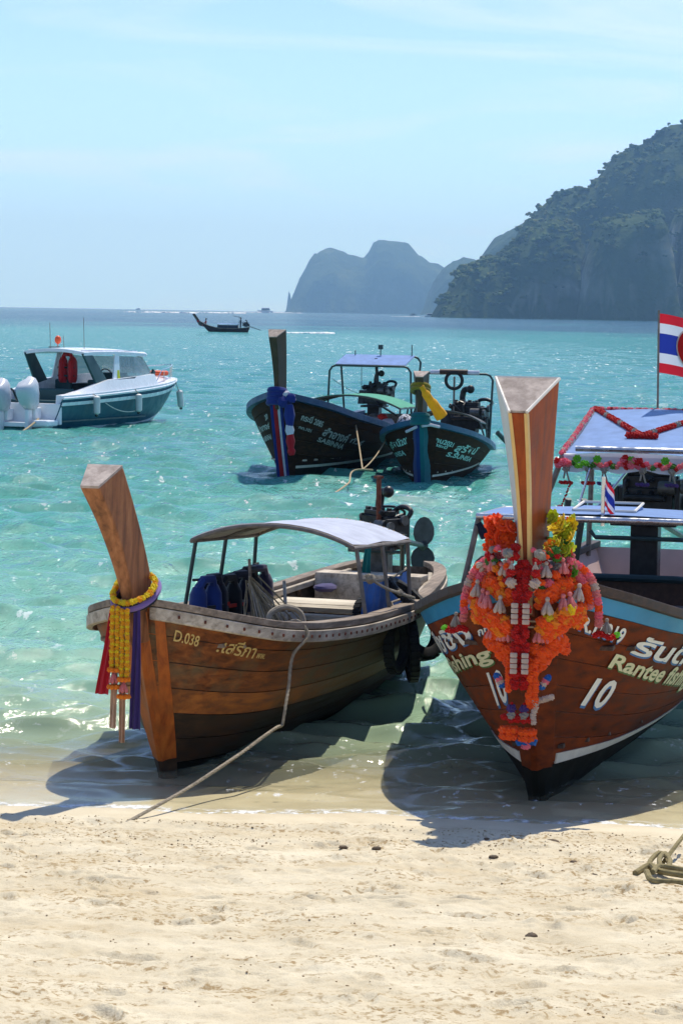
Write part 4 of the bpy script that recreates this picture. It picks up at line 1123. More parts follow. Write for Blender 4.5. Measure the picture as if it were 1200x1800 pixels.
engine(B4, (-5.3, 0.25, 0.8), R(75), 1.25, pipe=False)
mb = MB()
for k in range(6): mb.tube([(-5.2 - 0.1 * k, 0.74 - 0.02 * k, 0.5), (-5.2 - 0.1 * k, 0.74 - 0.02 * k, 1.02)], 0.009, 5)
mb.tube([(-5.15, 0.75, 1.02), (-5.75, 0.64, 1.02)], 0.012, 6); mb.tube([(-5.15, 0.75, 0.76), (-5.75, 0.64, 0.76)], 0.009, 6)
mb.build("guard_rail", M['tube_dark'], B4)
drive_shaft(B4, (-5.4, 0.9, 0.75), (-6.3, 1.6, -0.1), 0.05, 0.13)


# ------------------------------------------------------------------ painted names and numbers
for body, side, a, b, ha, hb, mt in (("D.038", 1, (0.486, 0.836), (0.335, 0.823), 0.063, 0.062, 'text_gold'),
                                     (".เสรีภา", 1, (0.225, 0.812), (-0.155, 0.795), 0.074, 0.080, 'text_gold'), ("พพ.", 1, (-0.165, 0.800), (-0.275, 0.798), 0.040, 0.040, 'text_gold')):
    lettering(H1, B1, body, side, a, b, ha, hb, M[mt], 0.3)
for body, side, a, b, ha, hb, top, shd, sh in (
        ("R.ท019", 1, (0.483, 0.836), (0.078, 0.812), 0.063, 0.072, 'text_white', 'text_blue', 0.25),
        ("รันตี ฟิชชิ่ง", 1, (-0.032, 0.781), (-2.62, 0.72), 0.080, 0.15, 'text_white', 'text_blue', 0.15),
        ("Rantee fishing", 1, (0.17, 0.697), (-1.70, 0.60), 0.066, 0.12, 'text_cream', 'text_green', 0.2),
        ("10", 1, (0.391, 0.508), (-0.03, 0.495), 0.126, 0.139, 'text_white', 'text_blue', 0.4),
        ("กท", -1, (0.317, 0.802), (0.459, 0.809), 0.030, 0.030, 'text_white', 'text_blue', 0.0),
        ("รันตี ฟิชชิ่ง", -1, (-2.3, 0.74), (0.229, 0.781), 0.14, 0.085, 'text_white', 'text_blue', -0.1),
        ("Rantee fishing", -1, (-2.2, 0.60), (0.432, 0.690), 0.11, 0.063, 'text_cream', 'text_green', -0.1),
        ("10", -1, (0.255, 0.481), (0.520, 0.502), 0.150, 0.139, 'text_white', 'text_blue', -0.1)):
    lettering(H10, B10, body, side, a, b, ha, hb, M[shd], sh, 0.005, 0.03, (0.012 / max(1, len(body) / 4), -0.09))
    lettering(H10, B10, body, side, a, b, ha, hb, M[top], sh, 0.009, 0.025)
for H, B, mt, rows_ in ((H3, B3, 'text_faded', (("กระบี่ 2085", 1, (0.458, 0.788), (-0.116, 0.76), 0.062, 0.063), ("กท.101", 1, (0.495, 0.697), (0.162, 0.676), 0.030, 0.035), ("สำอางค์", 1, (-0.152, 0.676), (-1.30, 0.648), 0.085, 0.105),
                        ("SABINNA", 1, (-0.06, 0.599), (-1.225, 0.557), 0.049, 0.070), ("ทัวร์", 1, (-1.38, 0.667), (-2.2, 0.634), 0.063, 0.070), ("2085", -1, (0.40, 0.774), (0.66, 0.800), 0.055, 0.048), ("สำอางค์", -1, (-0.3, 0.69), (0.60, 0.683), 0.06, 0.063), ("SABINNA", -1, (-0.3, 0.58), (0.60, 0.575), 0.05, 0.055))),
                        (H4, B4, 'text_teal', (("กบ2021", 1, (0.374, 0.781), (-0.203, 0.753), 0.062, 0.063), ("กระบี่", 1, (0.388, 0.728), (-0.02, 0.711), 0.042, 0.035), ("สุรัตน์", 1, (-0.259, 0.704), (-1.75, 0.735), 0.10, 0.12),
                        ("S.SUNISA", 1, (-0.034, 0.62), (-1.665, 0.599), 0.060, 0.077), ("2021", -1, (0.072, 0.739), (0.485, 0.76), 0.077, 0.083), ("สุรัตน์", -1, (-0.9, 0.75), (0.06, 0.739), 0.08, 0.09), ("SUNISA", -1, (-0.9, 0.62), (0.159, 0.606), 0.06, 0.07)))):
    for body, side, a, b, ha, hb in rows_:
        lettering(H, B, body, side, a, b, ha, hb, M[mt], 0.2 if side == 1 else -0.1, 0.006, 0.03)
# ================================================================== THINGS ON AND ROUND THE BOATS
LIFT = False
def hang(B, L, name, label, cat, group=None):
    """a thing of its own that rests on or hangs from boat B at the boat's point L; returns it and a function into its frame"""
    zm = (lambda p: Vector((p[0], p[1], 1.45 + (p[2] - 1.26) * 0.93))) if LIFT and B is B10 else Vector      # prow garlands hang from a higher knot
    L = zm(L)
    o = empty(name, WM(B) @ L, B.rotation_euler.z, label, cat, group)
    return o, (lambda p: zm(p) - L)
def loc_of(B, p): return WM(B).inverted() @ Vector(p)

# ------------------------------------------------------------------ flowers
def pompom(seed, r=1.0):
    random.seed(seed); mb = MB(); n, m_ = 9, 5
    vs = []
    for j in range(m_):
        ph = math.pi * (j + 0.5) / m_
        for i in range(n):
            k = 1 + (0.22 if (i + j) % 2 else -0.12) + random.uniform(-.08, .08); a = 2 * math.pi * (i + 0.3 * j) / n
            vs.append((math.sin(ph) * math.cos(a) * k, math.sin(ph) * math.sin(a) * k, math.cos(ph) * k * 0.85))
    fs = [(j * n + i, j * n + (i + 1) % n, (j + 1) * n + (i + 1) % n, (j + 1) * n + i) for j in range(m_ - 1) for i in range(n)]
    fs += [tuple(range(n))[::-1], tuple((m_ - 1) * n + i for i in range(n))]
    mb.add([(x * r, y * r, z * r) for x, y, z in vs], fs)
    return mb
def petal_flower(seed):
    """open silk flower: eight cupped petals round an eye"""
    random.seed(seed); mb = MB()
    for ring, (cnt, ln, up) in enumerate(((7, 1.0, 0.15), (6, 0.65, 0.45))):
        for k in range(cnt):
            a = 2 * math.pi * (k + 0.5 * ring) / cnt; w_ = 0.42
            d = Vector((math.cos(a), math.sin(a), 0)); t = Vector((-math.sin(a), math.cos(a), 0))
            z = Vector((0, 0, 1))
            p = [d * 0.1, d * ln * 0.6 + t * w_ * ln + z * up * 0.6, d * ln + z * up * 1.2 + t * 0.15, d * ln + z * up * 1.2 - t * 0.15, d * ln * 0.6 - t * w_ * ln + z * up * 0.6]
            p2 = [q - z * 0.07 for q in p]
            mb.add(p + p2, [(0, 1, 2, 3, 4), (9, 8, 7, 6, 5), (0, 5, 6, 1), (1, 6, 7, 2), (2, 7, 8, 3), (3, 8, 9, 4), (4, 9, 5, 0)])
    mb.ball((0, 0, 0.25), 0.22, 6, 4)
    return mb
def bud_tassel(seed, n=5, spread=0.35, ln=1.0):
    random.seed(seed); mb = MB()
    for k in range(n):
        a = 2 * math.pi * k / n
        d = Vector((math.cos(a) * spread, math.sin(a) * spread, -1)).normalized()
        mb.tube([d * 0.05, d * ln * 0.5, d * ln * 0.85, d * ln], [0.05, 0.11, 0.15, 0.06], 6)
    mb.ball((0, 0, 0), 0.16, 6, 4)
    return mb
def fmat(name, col, tr=0.42):
    m = mat_cloth(name, col, 0.7, tr, 0.22); return m
FC_ = {'orange': lin(255, 100, 26), 'amber': lin(248, 150, 34), 'red': lin(196, 22, 20), 'yellow': lin(236, 214, 40), 'lemon': lin(212, 222, 52), 'marigold': lin(238, 178, 32), 'pink': lin(240, 120, 140),
       'palepink': lin(226, 140, 140), 'white': lin(206, 190, 178), 'green': lin(120, 200, 50), 'leaf': lin(70, 130, 46), 'blue': lin(36, 110, 190), 'grey': lin(160, 156, 150), 'purple': lin(86, 62, 130)}
FM = {k: fmat(k + "_petals", v) for k, v in FC_.items()}
POM = {}
for i, k in enumerate(FC_):
    for v in range(2):
        me = pompom(i * 7 + v).mesh(k + "_pompom"); me.materials.append(FM[k]); POM[(k, v)] = me
PET = {}
for i, k in enumerate(('orange', 'yellow', 'lemon', 'amber', 'pink', 'red', 'green')):
    me = petal_flower(90 + i).mesh(k + "_silk_flower"); me.materials.append(FM[k]); PET[k] = me
TAS = {}
for i, k in enumerate(('white', 'palepink', 'grey', 'red')):
    me = bud_tassel(40 + i).mesh(k + "_tassel", True); me.materials.append(FM[k]); TAS[k] = me
def flower(parent, p, r, col, kind='pom', rot=None, name=None, sq=1.0):
    me = POM[(col, random.randint(0, 1))] if kind == 'pom' else PET[col] if kind == 'pet' else TAS[col]
    o = link_mesh(name or ("tassel" if kind == 'tas' else "flower"), me, parent)
    o.location = p; o.scale = (r, r, r * sq)
    o.rotation_euler = rot if rot is not None else (random.uniform(-.5, .5), random.uniform(-.5, .5), random.uniform(0, 6.3))
    return o
def cord(parent, pts, r, mat, name="cord", n=6, closed=False):
    mb = MB(); mb.tube(pts, r, n, closed=closed); return mb.build(name, mat, parent, smooth=True)

random.seed(21)
LIFT = True
# ---- boat 10's prow: everything hangs round the root of the prow
GX = 0.78          # front of the prow foot, boat frame
def ring_pt(a, rx, ry, z, xc=0.62):
    """a runs from -1 (starboard) over 0 (dead ahead) to 1 (port)"""
    t = a * math.radians(118)
    return Vector((xc + rx * math.cos(t), 0.9 * ry * math.sin(t), z))
G10 = "flower garlands on the prow of boat 10"
def swag(label, z_mid, z_end, rx, ry, cols, r, a0, a1, n, rows=3, gap=0.10, tass=None, cat="garland"):
    o, rel = hang(B10, (GX + 0.05, 0, z_mid), "flower_garland", label, cat, G10)
    path = []
    for k in range(n):
        a = a0 + (a1 - a0) * k / (n - 1)
        if abs(a) < gap: continue
        z = z_mid + (z_end - z_mid) * abs(a) ** 1.6 + 0.03 * math.cos(a * 14)
        for q in range(rows):
            p = ring_pt(a, rx + random.uniform(-.016, .024) - q * 0.012, ry + random.uniform(-.014, .016), z - q * r * 1.2 + random.uniform(-.014, .014))
            flower(o, rel(p), r * 1.25 * random.uniform(0.9, 1.2), random.choice(cols))
            if q == 0: path.append(rel(p))
    cord(o, path, 0.006, M['rope'], "string")
    if tass:
        for k, (a, col, ln, z) in enumerate(tass):
            p = ring_pt(a, rx + 0.015, ry + 0.01, z)
            flower(o, rel(p), ln * 0.95, col, 'tas', rot=(random.uniform(-.15, .15), random.uniform(-.1, .1), random.uniform(0, 6)))
    return o
swag("bright orange swag with white bud tassels just under the prow's foot", 1.26, 1.40, 0.26, 0.30, ['orange', 'orange', 'orange', 'amber'], 0.026, -0.62, 0.62, 34, 3, 0.15,
     [(s_ * a, c_, 0.10, 1.46 + 0.02 * k) for s_ in (-1, 1) for k, (a, c_) in enumerate(((0.24, 'white'), (0.46, 'palepink'), (0.70, 'palepink')))])
swag("widest orange and amber swag with white and pink tassels", 1.04, 1.24, 0.30, 0.37, ['orange', 'orange', 'amber', 'orange'], 0.028, -0.72, 0.72, 44, 3, 0.12,
     [(s_ * a, c_, 0.11, z) for s_ in (-1, 1) for a, c_, z in ((0.22, 'white', 1.22), (0.38, 'palepink', 1.24), (0.46, 'palepink', 1.25), (0.62, 'white', 1.30))])
swag("row of amber pompoms above the widest orange swag", 1.09, 1.22, 0.315, 0.375, ['amber', 'amber', 'yellow', 'orange'], 0.030, -0.66, 0.66, 20, 1, 0.16)
swag("second orange swag with hanging pink buds", 0.88, 0.99, 0.27, 0.29, ['orange', 'orange', 'orange', 'orange'], 0.026, -0.58, 0.58, 34, 3, 0.11,
     [(s_ * a, c_, 0.105, 1.02) for s_ in (-1, 1) for a, c_ in ((0.18, 'palepink'), (0.27, 'palepink'), (0.44, 'palepink'))])
swag("short orange swag lowest on the prow's front", 0.79, 0.86, 0.24, 0.20, ['orange', 'orange', 'orange'], 0.024, -0.40, 0.46, 22, 2, 0.14, [(a, 'grey', 0.09, 0.90) for a in (-0.34, 0.22, 0.34)])
# red velvet strands with white bead ladders
o, rel = hang(B10, (GX + 0.12, 0, 1.30), "flower_garland", "pair of deep red strands with white bead ladders down the front of the prow", "garland", G10)
for s_ in (-1, 1):
    for k in range(30):
        z = 1.46 - k * 0.029
        for j in ((0, 1) if k % 3 else (0,)): flower(o, rel((GX + 0.10 + 0.06 * min(1, k / 8) + random.uniform(-.012, .018), s_ * (0.020 + 0.020 * j) - 0.01 + random.uniform(-.006, .006), z)), random.uniform(0.019, 0.027), 'red')
    for z0, x in ((1.18, GX + 0.205), (0.84, GX + 0.20)):
        for k in range(4):
            mb = MB(); mb.box((0, 0, 0), (0.022, 0.044, 0.030)); b = mb.build("white_bead", FM['white'], o, bevel=0.005); b.location = rel((x, s_ * 0.036 - 0.01, z0 - k * 0.037))
    flower(o, rel((GX + 0.17, s_ * 0.075, 1.47)), 0.05, 'white', 'tas', rot=(0, 0, 0)); flower(o, rel((GX + 0.18, s_ * 0.075, 1.33)), 0.035, 'white')
    flower(o, rel((GX + 0.175, s_ * 0.078, 1.40)), 0.03, 'red'); flower(o, rel((GX + 0.17, s_ * 0.10, 1.53)), 0.034, 'grey')
# long hanging column
o, rel = hang(B10, (GX + 0.12, 0.03, 0.72), "flower_garland", "thick orange column hanging lowest, ending in orange rings and a blue bow", "garland", G10)
for k in range(13):
    z = 0.80 - k * 0.026
    for y in (0.055, 0.085): flower(o, rel((GX + 0.15 + random.uniform(-.012, .012), y + random.uniform(-.006, .006), z)), 0.024, 'orange')
    if k < 9: flower(o, rel((GX + 0.14, -0.085, z)), 0.022, 'orange')
for k in range(9):
    a = 2 * math.pi * k / 9
    for (y, z) in ((-0.075, 0.315), (0.035, 0.305)):
        for dz in (0, -0.045): flower(o, rel((GX + 0.12 + 0.035 * math.cos(a), y + 0.045 * math.sin(a), z + dz)), 0.025, 'orange')
for y in (-0.06, 0.02):
    for k in range(7): flower(o, rel((GX + 0.14, y + 0.05 * math.sin(k * 0.9), 0.385 + 0.004 * k)), 0.022, 'red')
    flower(o, rel((GX + 0.14, y, 0.50)), 0.07, 'red', 'tas', rot=(0, 0, 0)); flower(o, rel((GX + 0.15, y, 0.465)), 0.03, 'purple'); flower(o, rel((GX + 0.15, y, 0.42)), 0.03, 'grey')
for k in range(7): flower(o, rel((GX + 0.15, 0.085 + 0.008 * math.sin(k), 0.53 - k * 0.025)), 0.020, 'white')
for y, z, c_ in ((0.03, 0.235, 'blue'), (0.075, 0.245, 'blue'), (0.0, 0.24, 'blue'), (0.035, 0.215, 'pink')): flower(o, rel((GX + 0.13, y, z)), 0.032, c_)
for s_, z in ((-1, 0.64), (1, 0.64)):
    for k in range(4): flower(o, rel((GX + 0.12, s_ * (0.125 + 0.012 * k), z - 0.02 + 0.02 * k)), 0.024, ('blue', 'white', 'pink', 'blue')[k])
for k in range(5): flower(o, rel((GX + 0.13, 0.10 + 0.022 * k, 0.52 + 0.008 * k)), 0.022, 'white')
# bunches of silk flowers
o, rel = hang(B10, (0.62, -0.20, 1.72), "silk_flower_bunch", "bunch of orange silk flowers tied beside the prow's grey side", "flowers")
for k in range(24):
    p = Vector((0.64 + random.uniform(-.08, .10), -0.12 - random.uniform(0, .15), 1.66 + random.uniform(-.12, .10)))
    flower(o, rel(p), random.uniform(0.042, 0.058), 'orange', 'pet', rot=(random.uniform(-1.2, .2), random.uniform(.3, 1.4), 0))
cord(o, [rel((0.5, -0.08, 1.62)), rel((0.66, -0.20, 1.60)), rel((0.7, -0.26, 1.58))], 0.012, FM['leaf'], "stem")
o, rel = hang(B10, (0.62, 0.18, 1.72), "silk_flower_bunch", "bunch of lemon yellow silk flowers tied beside the prow's brown side", "flowers")
for k in range(34):
    p = Vector((0.60 + random.uniform(-.08, .12), 0.12 + random.uniform(0, .15), 1.64 + random.uniform(-.13, .13)))
    flower(o, rel(p), random.uniform(0.040, 0.056), random.choice(['lemon', 'yellow', 'lemon', 'yellow', 'amber']), 'pet', rot=(random.uniform(-.2, 1.2), random.uniform(.3, 1.4), 0))
for k in range(5): flower(o, rel((0.66, 0.24 + 0.012 * k, 1.50 - 0.03 * k)), 0.035, 'green', 'pet', rot=(0.6, 1.0, 0))
cord(o, [rel((0.5, 0.08, 1.6)), rel((0.62, 0.18, 1.6)), rel((0.66, 0.25, 1.58))], 0.012, FM['leaf'], "stem")
# side garlands falling over both bows
for s_, lab in ((1, "pink and white garland falling over the port bow beside the blue stripe"), (-1, "pink and white garland falling over the starboard bow, shorter one")):
    o, rel = hang(B10, (0.5, s_ * 0.3, 1.45), "flower_garland", lab, "garland", G10)
    pts = fairs([(0.70, s_ * 0.12, 1.50), (0.66, s_ * 0.26, 1.46), (0.58, s_ * 0.37, 1.36), (0.56, s_ * 0.43, 1.18), (0.55, s_ * 0.44, 1.02)], 28)
    for k, p in enumerate(pts):
        flower(o, rel(p), 0.027, ('pink', 'palepink', 'white', 'palepink', 'pink', 'orange')[(k // 2) % 6])
        if 6 < k < 22: flower(o, rel(p + Vector((0.02, -s_ * 0.05, -0.02))), 0.03, ('pink', 'orange', 'orange', 'palepink')[(k // 3) % 4])
        if 8 < k < 16: flower(o, rel(p + Vector((0.02, -s_ * 0.10, -0.03))), 0.032, ('orange', 'amber')[k % 2])
    cord(o, [rel(p) for p in pts], 0.008, M['rope'], "string")
    e = pts[-1] + Vector((0.0, s_ * 0.05, -0.02))
    flower(o, rel(e + Vector((0, 0, 0.05))), 0.09, 'grey', 'tas', rot=(0, 0, 0))
    for k in range(8): flower(o, rel(e + Vector((0.02, s_ * (-0.07 + 0.02 * k), -0.055 + 0.012 * math.sin(k)))), 0.022, 'red' if k < 7 else 'green')

# loose clusters of small beads and buds close under the prow
o, rel = hang(B10, (0.75, 0, 1.5), "flower_garland", "clustered grey, pink and red buds packed against the prow's foot", "garland", G10)
for s_ in (-1, 1):
    for k in range(46):
        a = random.uniform(0.12, 0.85) * s_; z = random.uniform(1.30, 1.60) - 0.10 * abs(a)
        flower(o, rel(ring_pt(a, 0.27 + random.uniform(-.03, .03), 0.27 + random.uniform(-.03, .04), z)), random.uniform(0.016, 0.034), random.choice(['grey', 'palepink', 'red', 'orange', 'pink', 'orange', 'red', 'leaf', 'amber', 'orange']))
    for k in range(5): flower(o, rel(ring_pt(s_ * (0.3 + 0.13 * k), 0.28, 0.30, 1.44)), 0.09, ('palepink', 'grey', 'palepink', 'white', 'palepink')[k], 'tas', rot=(0.9 * s_, random.uniform(-.4, .4), random.uniform(0, 6)))
LIFT = False
# ---- roof garlands on boat 10's raised awning
def pomline(o, rel, pts, r, pattern, jitter=0.004):
    for k, p in enumerate(pts):
        flower(o, rel(Vector(p) + Vector([random.uniform(-jitter, jitter) for _ in range(3)])), r * random.uniform(.9, 1.1), pattern[k % len(pattern)])
o, rel = hang(B10, (fx, 0, fz - 0.06), "flower_garland", "pink and red flower garland with leaves along the raised awning's front edge", "garland", "garlands on the raised awning of boat 10")
for k in range(46):
    y = -0.66 + 1.32 * k / 45
    c_ = 'leaf' if k % 6 == 5 else ('pink', 'red', 'pink', 'palepink', 'pink')[k % 5]
    if 5 < k < 11: c_ = random.choice(['green', 'green', 'leaf'])
    flower(o, rel((fx + 0.07, y, fz - 0.07 + 0.018 * math.sin(k * 1.7))), 0.026 if c_ != 'leaf' else 0.03, c_)
for y in (-0.62, -0.03, 0.02, 0.55):
    for j in range(4): flower(o, rel((fx + 0.09, y + random.uniform(-.05, .05), fz - 0.06 + random.uniform(-.03, .06))), 0.034, random.choice(['pink', 'pink', 'red']))
for y in (-0.48, -0.30, 0.0, 0.30): flower(o, rel((fx + 0.10, y, fz - 0.02)), 0.04, 'green', 'pet', rot=(0, 1.2, 0))
for y, c_ in ((-0.58, 'red'), (-0.38, 'red'), (-0.24, 'purple'), (0.1, 'purple'), (0.36, 'purple')):
    cord(o, [rel((fx + 0.07, y, fz - 0.08)), rel((fx + 0.07, y - 0.02, fz - 0.2))], 0.008, FM['grey'], "string")
    cord(o, [rel((fx + 0.07, y, fz - 0.12)), rel((fx + 0.07, y + 0.03, fz - 0.22))], 0.008, FM['grey'], "string")
    flower(o, rel((fx + 0.07, y, fz - 0.11)), 0.035, 'grey')
    for dy in (-0.04, 0.0, 0.04): flower(o, rel((fx + 0.07, y + dy, fz - 0.235)), 0.026, c_, sq=0.7)
o, rel = hang(B10, (fx, -0.60, fz), "flower_garland", "long thin red flower chain hanging from the awning corner", "garland", "garlands on the raised awning of boat 10")
pomline(o, rel, [(fx + 0.06, -0.54 - 0.006 * k, fz - 0.24 - 0.017 * k) for k in range(13)], 0.010, ['red'])
for k in range(3): flower(o, rel((fx + 0.06, -0.63 + 0.035 * k, fz - 0.46 - 0.05 * k)), 0.024, 'pink')
o, rel = hang(B10, (bx2, 0, bz), "flower_garland", "red and white flower rope draped in a V across the blue awning", "garland", "garlands on the raised awning of boat 10")
vlow = (fx - 0.85, 0.0, fz + 0.16)
for s_ in (-1, 1):
    n_ = 34
    for k in range(n_):
        t = k / (n_ - 1); p = Vector((bx2, s_ * 0.60, bz + 0.03)).lerp(Vector(vlow), t)
        flower(o, rel(p), 0.030, 'grey' if (k // 2) % 5 == 4 else 'red')
for k in range(10): flower(o, rel((vlow[0] + 0.03, -0.12 + 0.027 * k, vlow[2] - 0.0)), 0.034, 'red')
o, rel = hang(B10, (bx2, -0.62, bz), "flower_garland", "pale red flower edging round the awning's far and side tubes", "garland", "garlands on the raised awning of boat 10")
pomline(o, rel, [(bx2, -0.62 + 1.24 * k / 44, bz + 0.03) for k in range(45)], 0.022, ['pink', 'red', 'palepink', 'pink', 'white'])
for s_ in (-1, 1): pomline(o, rel, [(fx + (bx2 - fx) * k / 50, s_ * 0.63, fz + (bz - fz) * k / 50 + 0.025) for k in range(51)], 0.024, ['pink', 'palepink', 'pink', 'white'])

# ---- flags
def flag_mat(name, emblem):
    m = NT(name); sp = m.n("ShaderNodeSeparateXYZ"); tc = m.n("ShaderNodeTexCoord"); m.l(tc.outputs['UV'], sp.inputs[0])
    rp = m.n("ShaderNodeValToRGB"); cr_ = rp.color_ramp; cr_.interpolation = 'CONSTANT'
    red, wh, bl = lin(222, 34, 52), lin(232, 232, 240), lin(38, 58, 160)
    e = cr_.elements; stops = ((0, red), (1 / 6, wh), (2 / 6, bl), (4 / 6, wh), (5 / 6, red))
    while len(e) < 5: e.new(0.5)
    for el, (p, c) in zip(e, stops): el.position = p; el.color = c
    m.l(sp.outputs[1], rp.inputs[0]); col = rp.outputs[0]
    m.set('Base Color', col); m.set('Roughness', 0.8)
    tr = m.n("ShaderNodeBsdfTranslucent"); m.l(col, tr.inputs[0]); mx = m.n("ShaderNodeMixShader"); mx.inputs[0].default_value = 0.35
    m.l(m.b.outputs[0], mx.inputs[1]); m.l(tr.outputs[0], mx.inputs[2]); m.l(mx.outputs[0], m.out.inputs[0])
    return m.m
FLAG = flag_mat("tricolour_flag_cloth", True)
def flag_sheet(parent, rel, foot, dirv, w_, h, wave, droop, name="flag_cloth", mat=None, n=24, amp=0.04):
    vs, fs, uv = [], [], []
    side = Vector((dirv[1], -dirv[0], 0)).normalized()
    for i in range(n + 1):
        for j in range(9):
            t, q = i / n, j / 8
            p = Vector(foot) + Vector(dirv) * (w_ * t) + Vector((0, 0, h * q - droop * t ** 1.3)) + side * (amp * t ** 0.6 * math.sin(wave * t * 6.28 + q * 1.2))
            vs.append(rel(p)); uv.append((t, q))
    fs = [(i * 9 + j, (i + 1) * 9 + j, (i + 1) * 9 + j + 1, i * 9 + j + 1) for i in range(n) for j in range(8)]
    me = bpy.data.meshes.new(name); me.from_pydata([tuple(v) for v in vs], [], fs)
    ul = me.uv_layers.new(name="uv")
    for l in me.loops: ul.data[l.index].uv = uv[l.vertex_index]
    me.polygons.foreach_set("use_smooth", [True] * len(fs)); me.materials.append(mat or FLAG)
    return link_mesh(name, me, parent), lambda t, q, off: rel(Vector(foot) + Vector(dirv) * (w_ * t) + Vector((0, 0, h * q - droop * t ** 1.3)) + side * (amp * t ** 0.6 * math.sin(wave * t * 6.28 + q * 1.2) + off))
fp = at_d(1155, 728, 25.2); fl = loc_of(B10, fp); ft = loc_of(B10, at_d(1157, 549, 25.2))
o, rel = hang(B10, fl, "flag", "red white and blue striped flag with round red badge on a tall thin pole", "flag")
cord(o, [rel(fl + Vector((0, 0, -0.1))), rel(ft + Vector((0, 0, 0.02)))], 0.011, M['tube_grey'], "flagpole", 7)
wd = (WM(B10).to_3x3().inverted() @ Vector((0.97, 0.22, 0))).normalized()
fo, fpt = flag_sheet(o, rel, ft + Vector((0, 0, -0.59)), wd, 0.86, 0.58, 1.5, 0.20, amp=0.065)
def badge(r, off, mat, name, parent, n=28, squash=1.0, cy=0.0):
    c = (0.46, 0.5); vs = [fpt(c[0], c[1] + cy, off)] + [fpt(c[0] + r * 0.67 * math.cos(2 * math.pi * k / n), c[1] + cy + r * squash * math.sin(2 * math.pi * k / n), off) for k in range(n)]
    vs2 = [fpt(c[0], c[1] + cy, -off)] + [fpt(c[0] + r * 0.67 * math.cos(2 * math.pi * k / n), c[1] + cy + r * squash * math.sin(2 * math.pi * k / n), -off) for k in range(n)]
    fs = [(0, 1 + k, 1 + (k + 1) % n) for k in range(n)] + [(n + 1, n + 2 + (k + 1) % n, n + 2 + k) for k in range(n)]
    mb = MB(); mb.add(vs + vs2, fs); return mb.build(name, mat, parent)
badge(0.37, 0.006, FM['white'], "badge_edge", fo); badge(0.345, 0.009, FM['red'], "badge", fo); badge(0.20, 0.012, FM['white'], "badge_crest", fo, squash=0.62, cy=0.13); badge(0.16, 0.012, FM['marigold'], "badge_scroll", fo, squash=0.3, cy=-0.09); badge(0.15, 0.014, FM['pink'], "badge_figure", fo, squash=0.75, cy=0.07)
sp_ = loc_of(B10, at_d(1058, 918, 20.45)); stp = loc_of(B10, at_d(1060, 838, 20.45))
o, rel = hang(B10, sp_, "flag", "small limp red white and blue flag on a short steel pole", "flag")
cord(o, [rel(sp_ + Vector((0, 0, -0.03))), rel(stp)], 0.017, M['steel'], "flagpole", 8)
flag_sheet(o, rel, stp + Vector((0, 0, -0.22)), wd, 0.10, 0.22, 1.4, 0.14, amp=0.03)

# ---- boat D.038: marigold strands, sashes and binding
random.seed(5)
o, rel = hang(B1, (0.66, 0, 1.28), "flower_garland", "yellow marigold strands hanging from the weathered prow's foot", "garland")
ring = [Vector((0.66 + 0.17 * math.cos(a), 0.135 * math.sin(a), 1.30 + 0.085 * (math.cos(a + math.pi)) + 0.03)) for a in np.linspace(0, 2 * math.pi, 34)[:-1]]
pomline(o, rel, ring, 0.022, ['yellow', 'marigold', 'yellow'])
for y, z0, ln in ((-0.055, 1.22, 0.42), (0.015, 1.20, 0.46)):
    for y2 in (y - 0.015, y + 0.022):
        pomline(o, rel, [(0.86, y2, z0 - 0.0155 * k) for k in range(int(ln / 0.0155))], 0.0165, ['marigold', 'yellow', 'marigold'])
    for k in range(8):
        a = k * 0.785; flower(o, rel((0.86 + 0.03 * math.cos(a), y + 0.032 * math.sin(a), z0 - ln)), 0.017, 'amber'); flower(o, rel((0.86 + 0.03 * math.cos(a), y + 0.034 * math.sin(a), z0 - ln - 0.115)), 0.017, 'amber')
    flower(o, rel((0.86, y, z0 - ln - 0.01)), 0.085, 'palepink', 'tas', rot=(0, 0, 0))
cord(o, [rel((0.62 + 0.19 * math.cos(a), 0.13 * math.sin(a), 1.27 + 0.05 * math.cos(a + 3.14))) for a in np.linspace(0, 6.28, 22)[:-1]], 0.014, M['rubber'], "binding", 6, closed=True)
cord(o, [rel((0.62 + 0.19 * math.cos(a), 0.13 * math.sin(a), 1.245 + 0.06 * math.cos(a + 3.14))) for a in np.linspace(0, 6.28, 22)[:-1]], 0.012, M['rubber'], "binding", 6, closed=True)
def sash(B, pts, w0, w1, mat, label, cat="sash", group=None, side=(0, 1, 0), th=0.006, name="ribbon", fold=0.012, parent=None):
    pts = fairs(pts, 18); sd = Vector(side).normalized()
    mb = MB(); rings = []
    for k, p in enumerate(pts):
        t = k / 17; w_ = w0 + (w1 - w0) * t
        nrm = Vector((1, 0, 0)) * fold
        row = [p + sd * (w_ * (q / 6 - 0.5)) + nrm * math.sin(q * 1.9 + t * 3) * (0.3 + t) for q in range(7)]
        rings.append(row + [r - Vector((th, 0, 0)) for r in row[::-1]])
    L = pts[0]
    o = empty(name, WM(B) @ L, B.rotation_euler.z, label, cat, group) if parent is None else parent
    mb.loft([[r - L for r in rg] for rg in rings])
    c_ = mb.build("cloth", mat, o, smooth=True)
    return o
RB = "cloth ribbons on the weathered prow"
sash(B1, [(0.80, -0.10, 1.20), (0.80, -0.12, 0.95), (0.79, -0.17, 0.62)], 0.03, 0.10, mat_cloth("red_ribbon", lin(196, 36, 52)), "dark red ribbon hanging beside the marigold strands", "ribbon", RB)
sash(B1, [(0.83, -0.05, 1.2), (0.83, -0.06, 0.8), (0.82, -0.075, 0.40)], 0.03, 0.05, mat_cloth("beige_ribbon", lin(214, 184, 160)), "shorter beige ribbon under the marigold strands", "ribbon", RB)
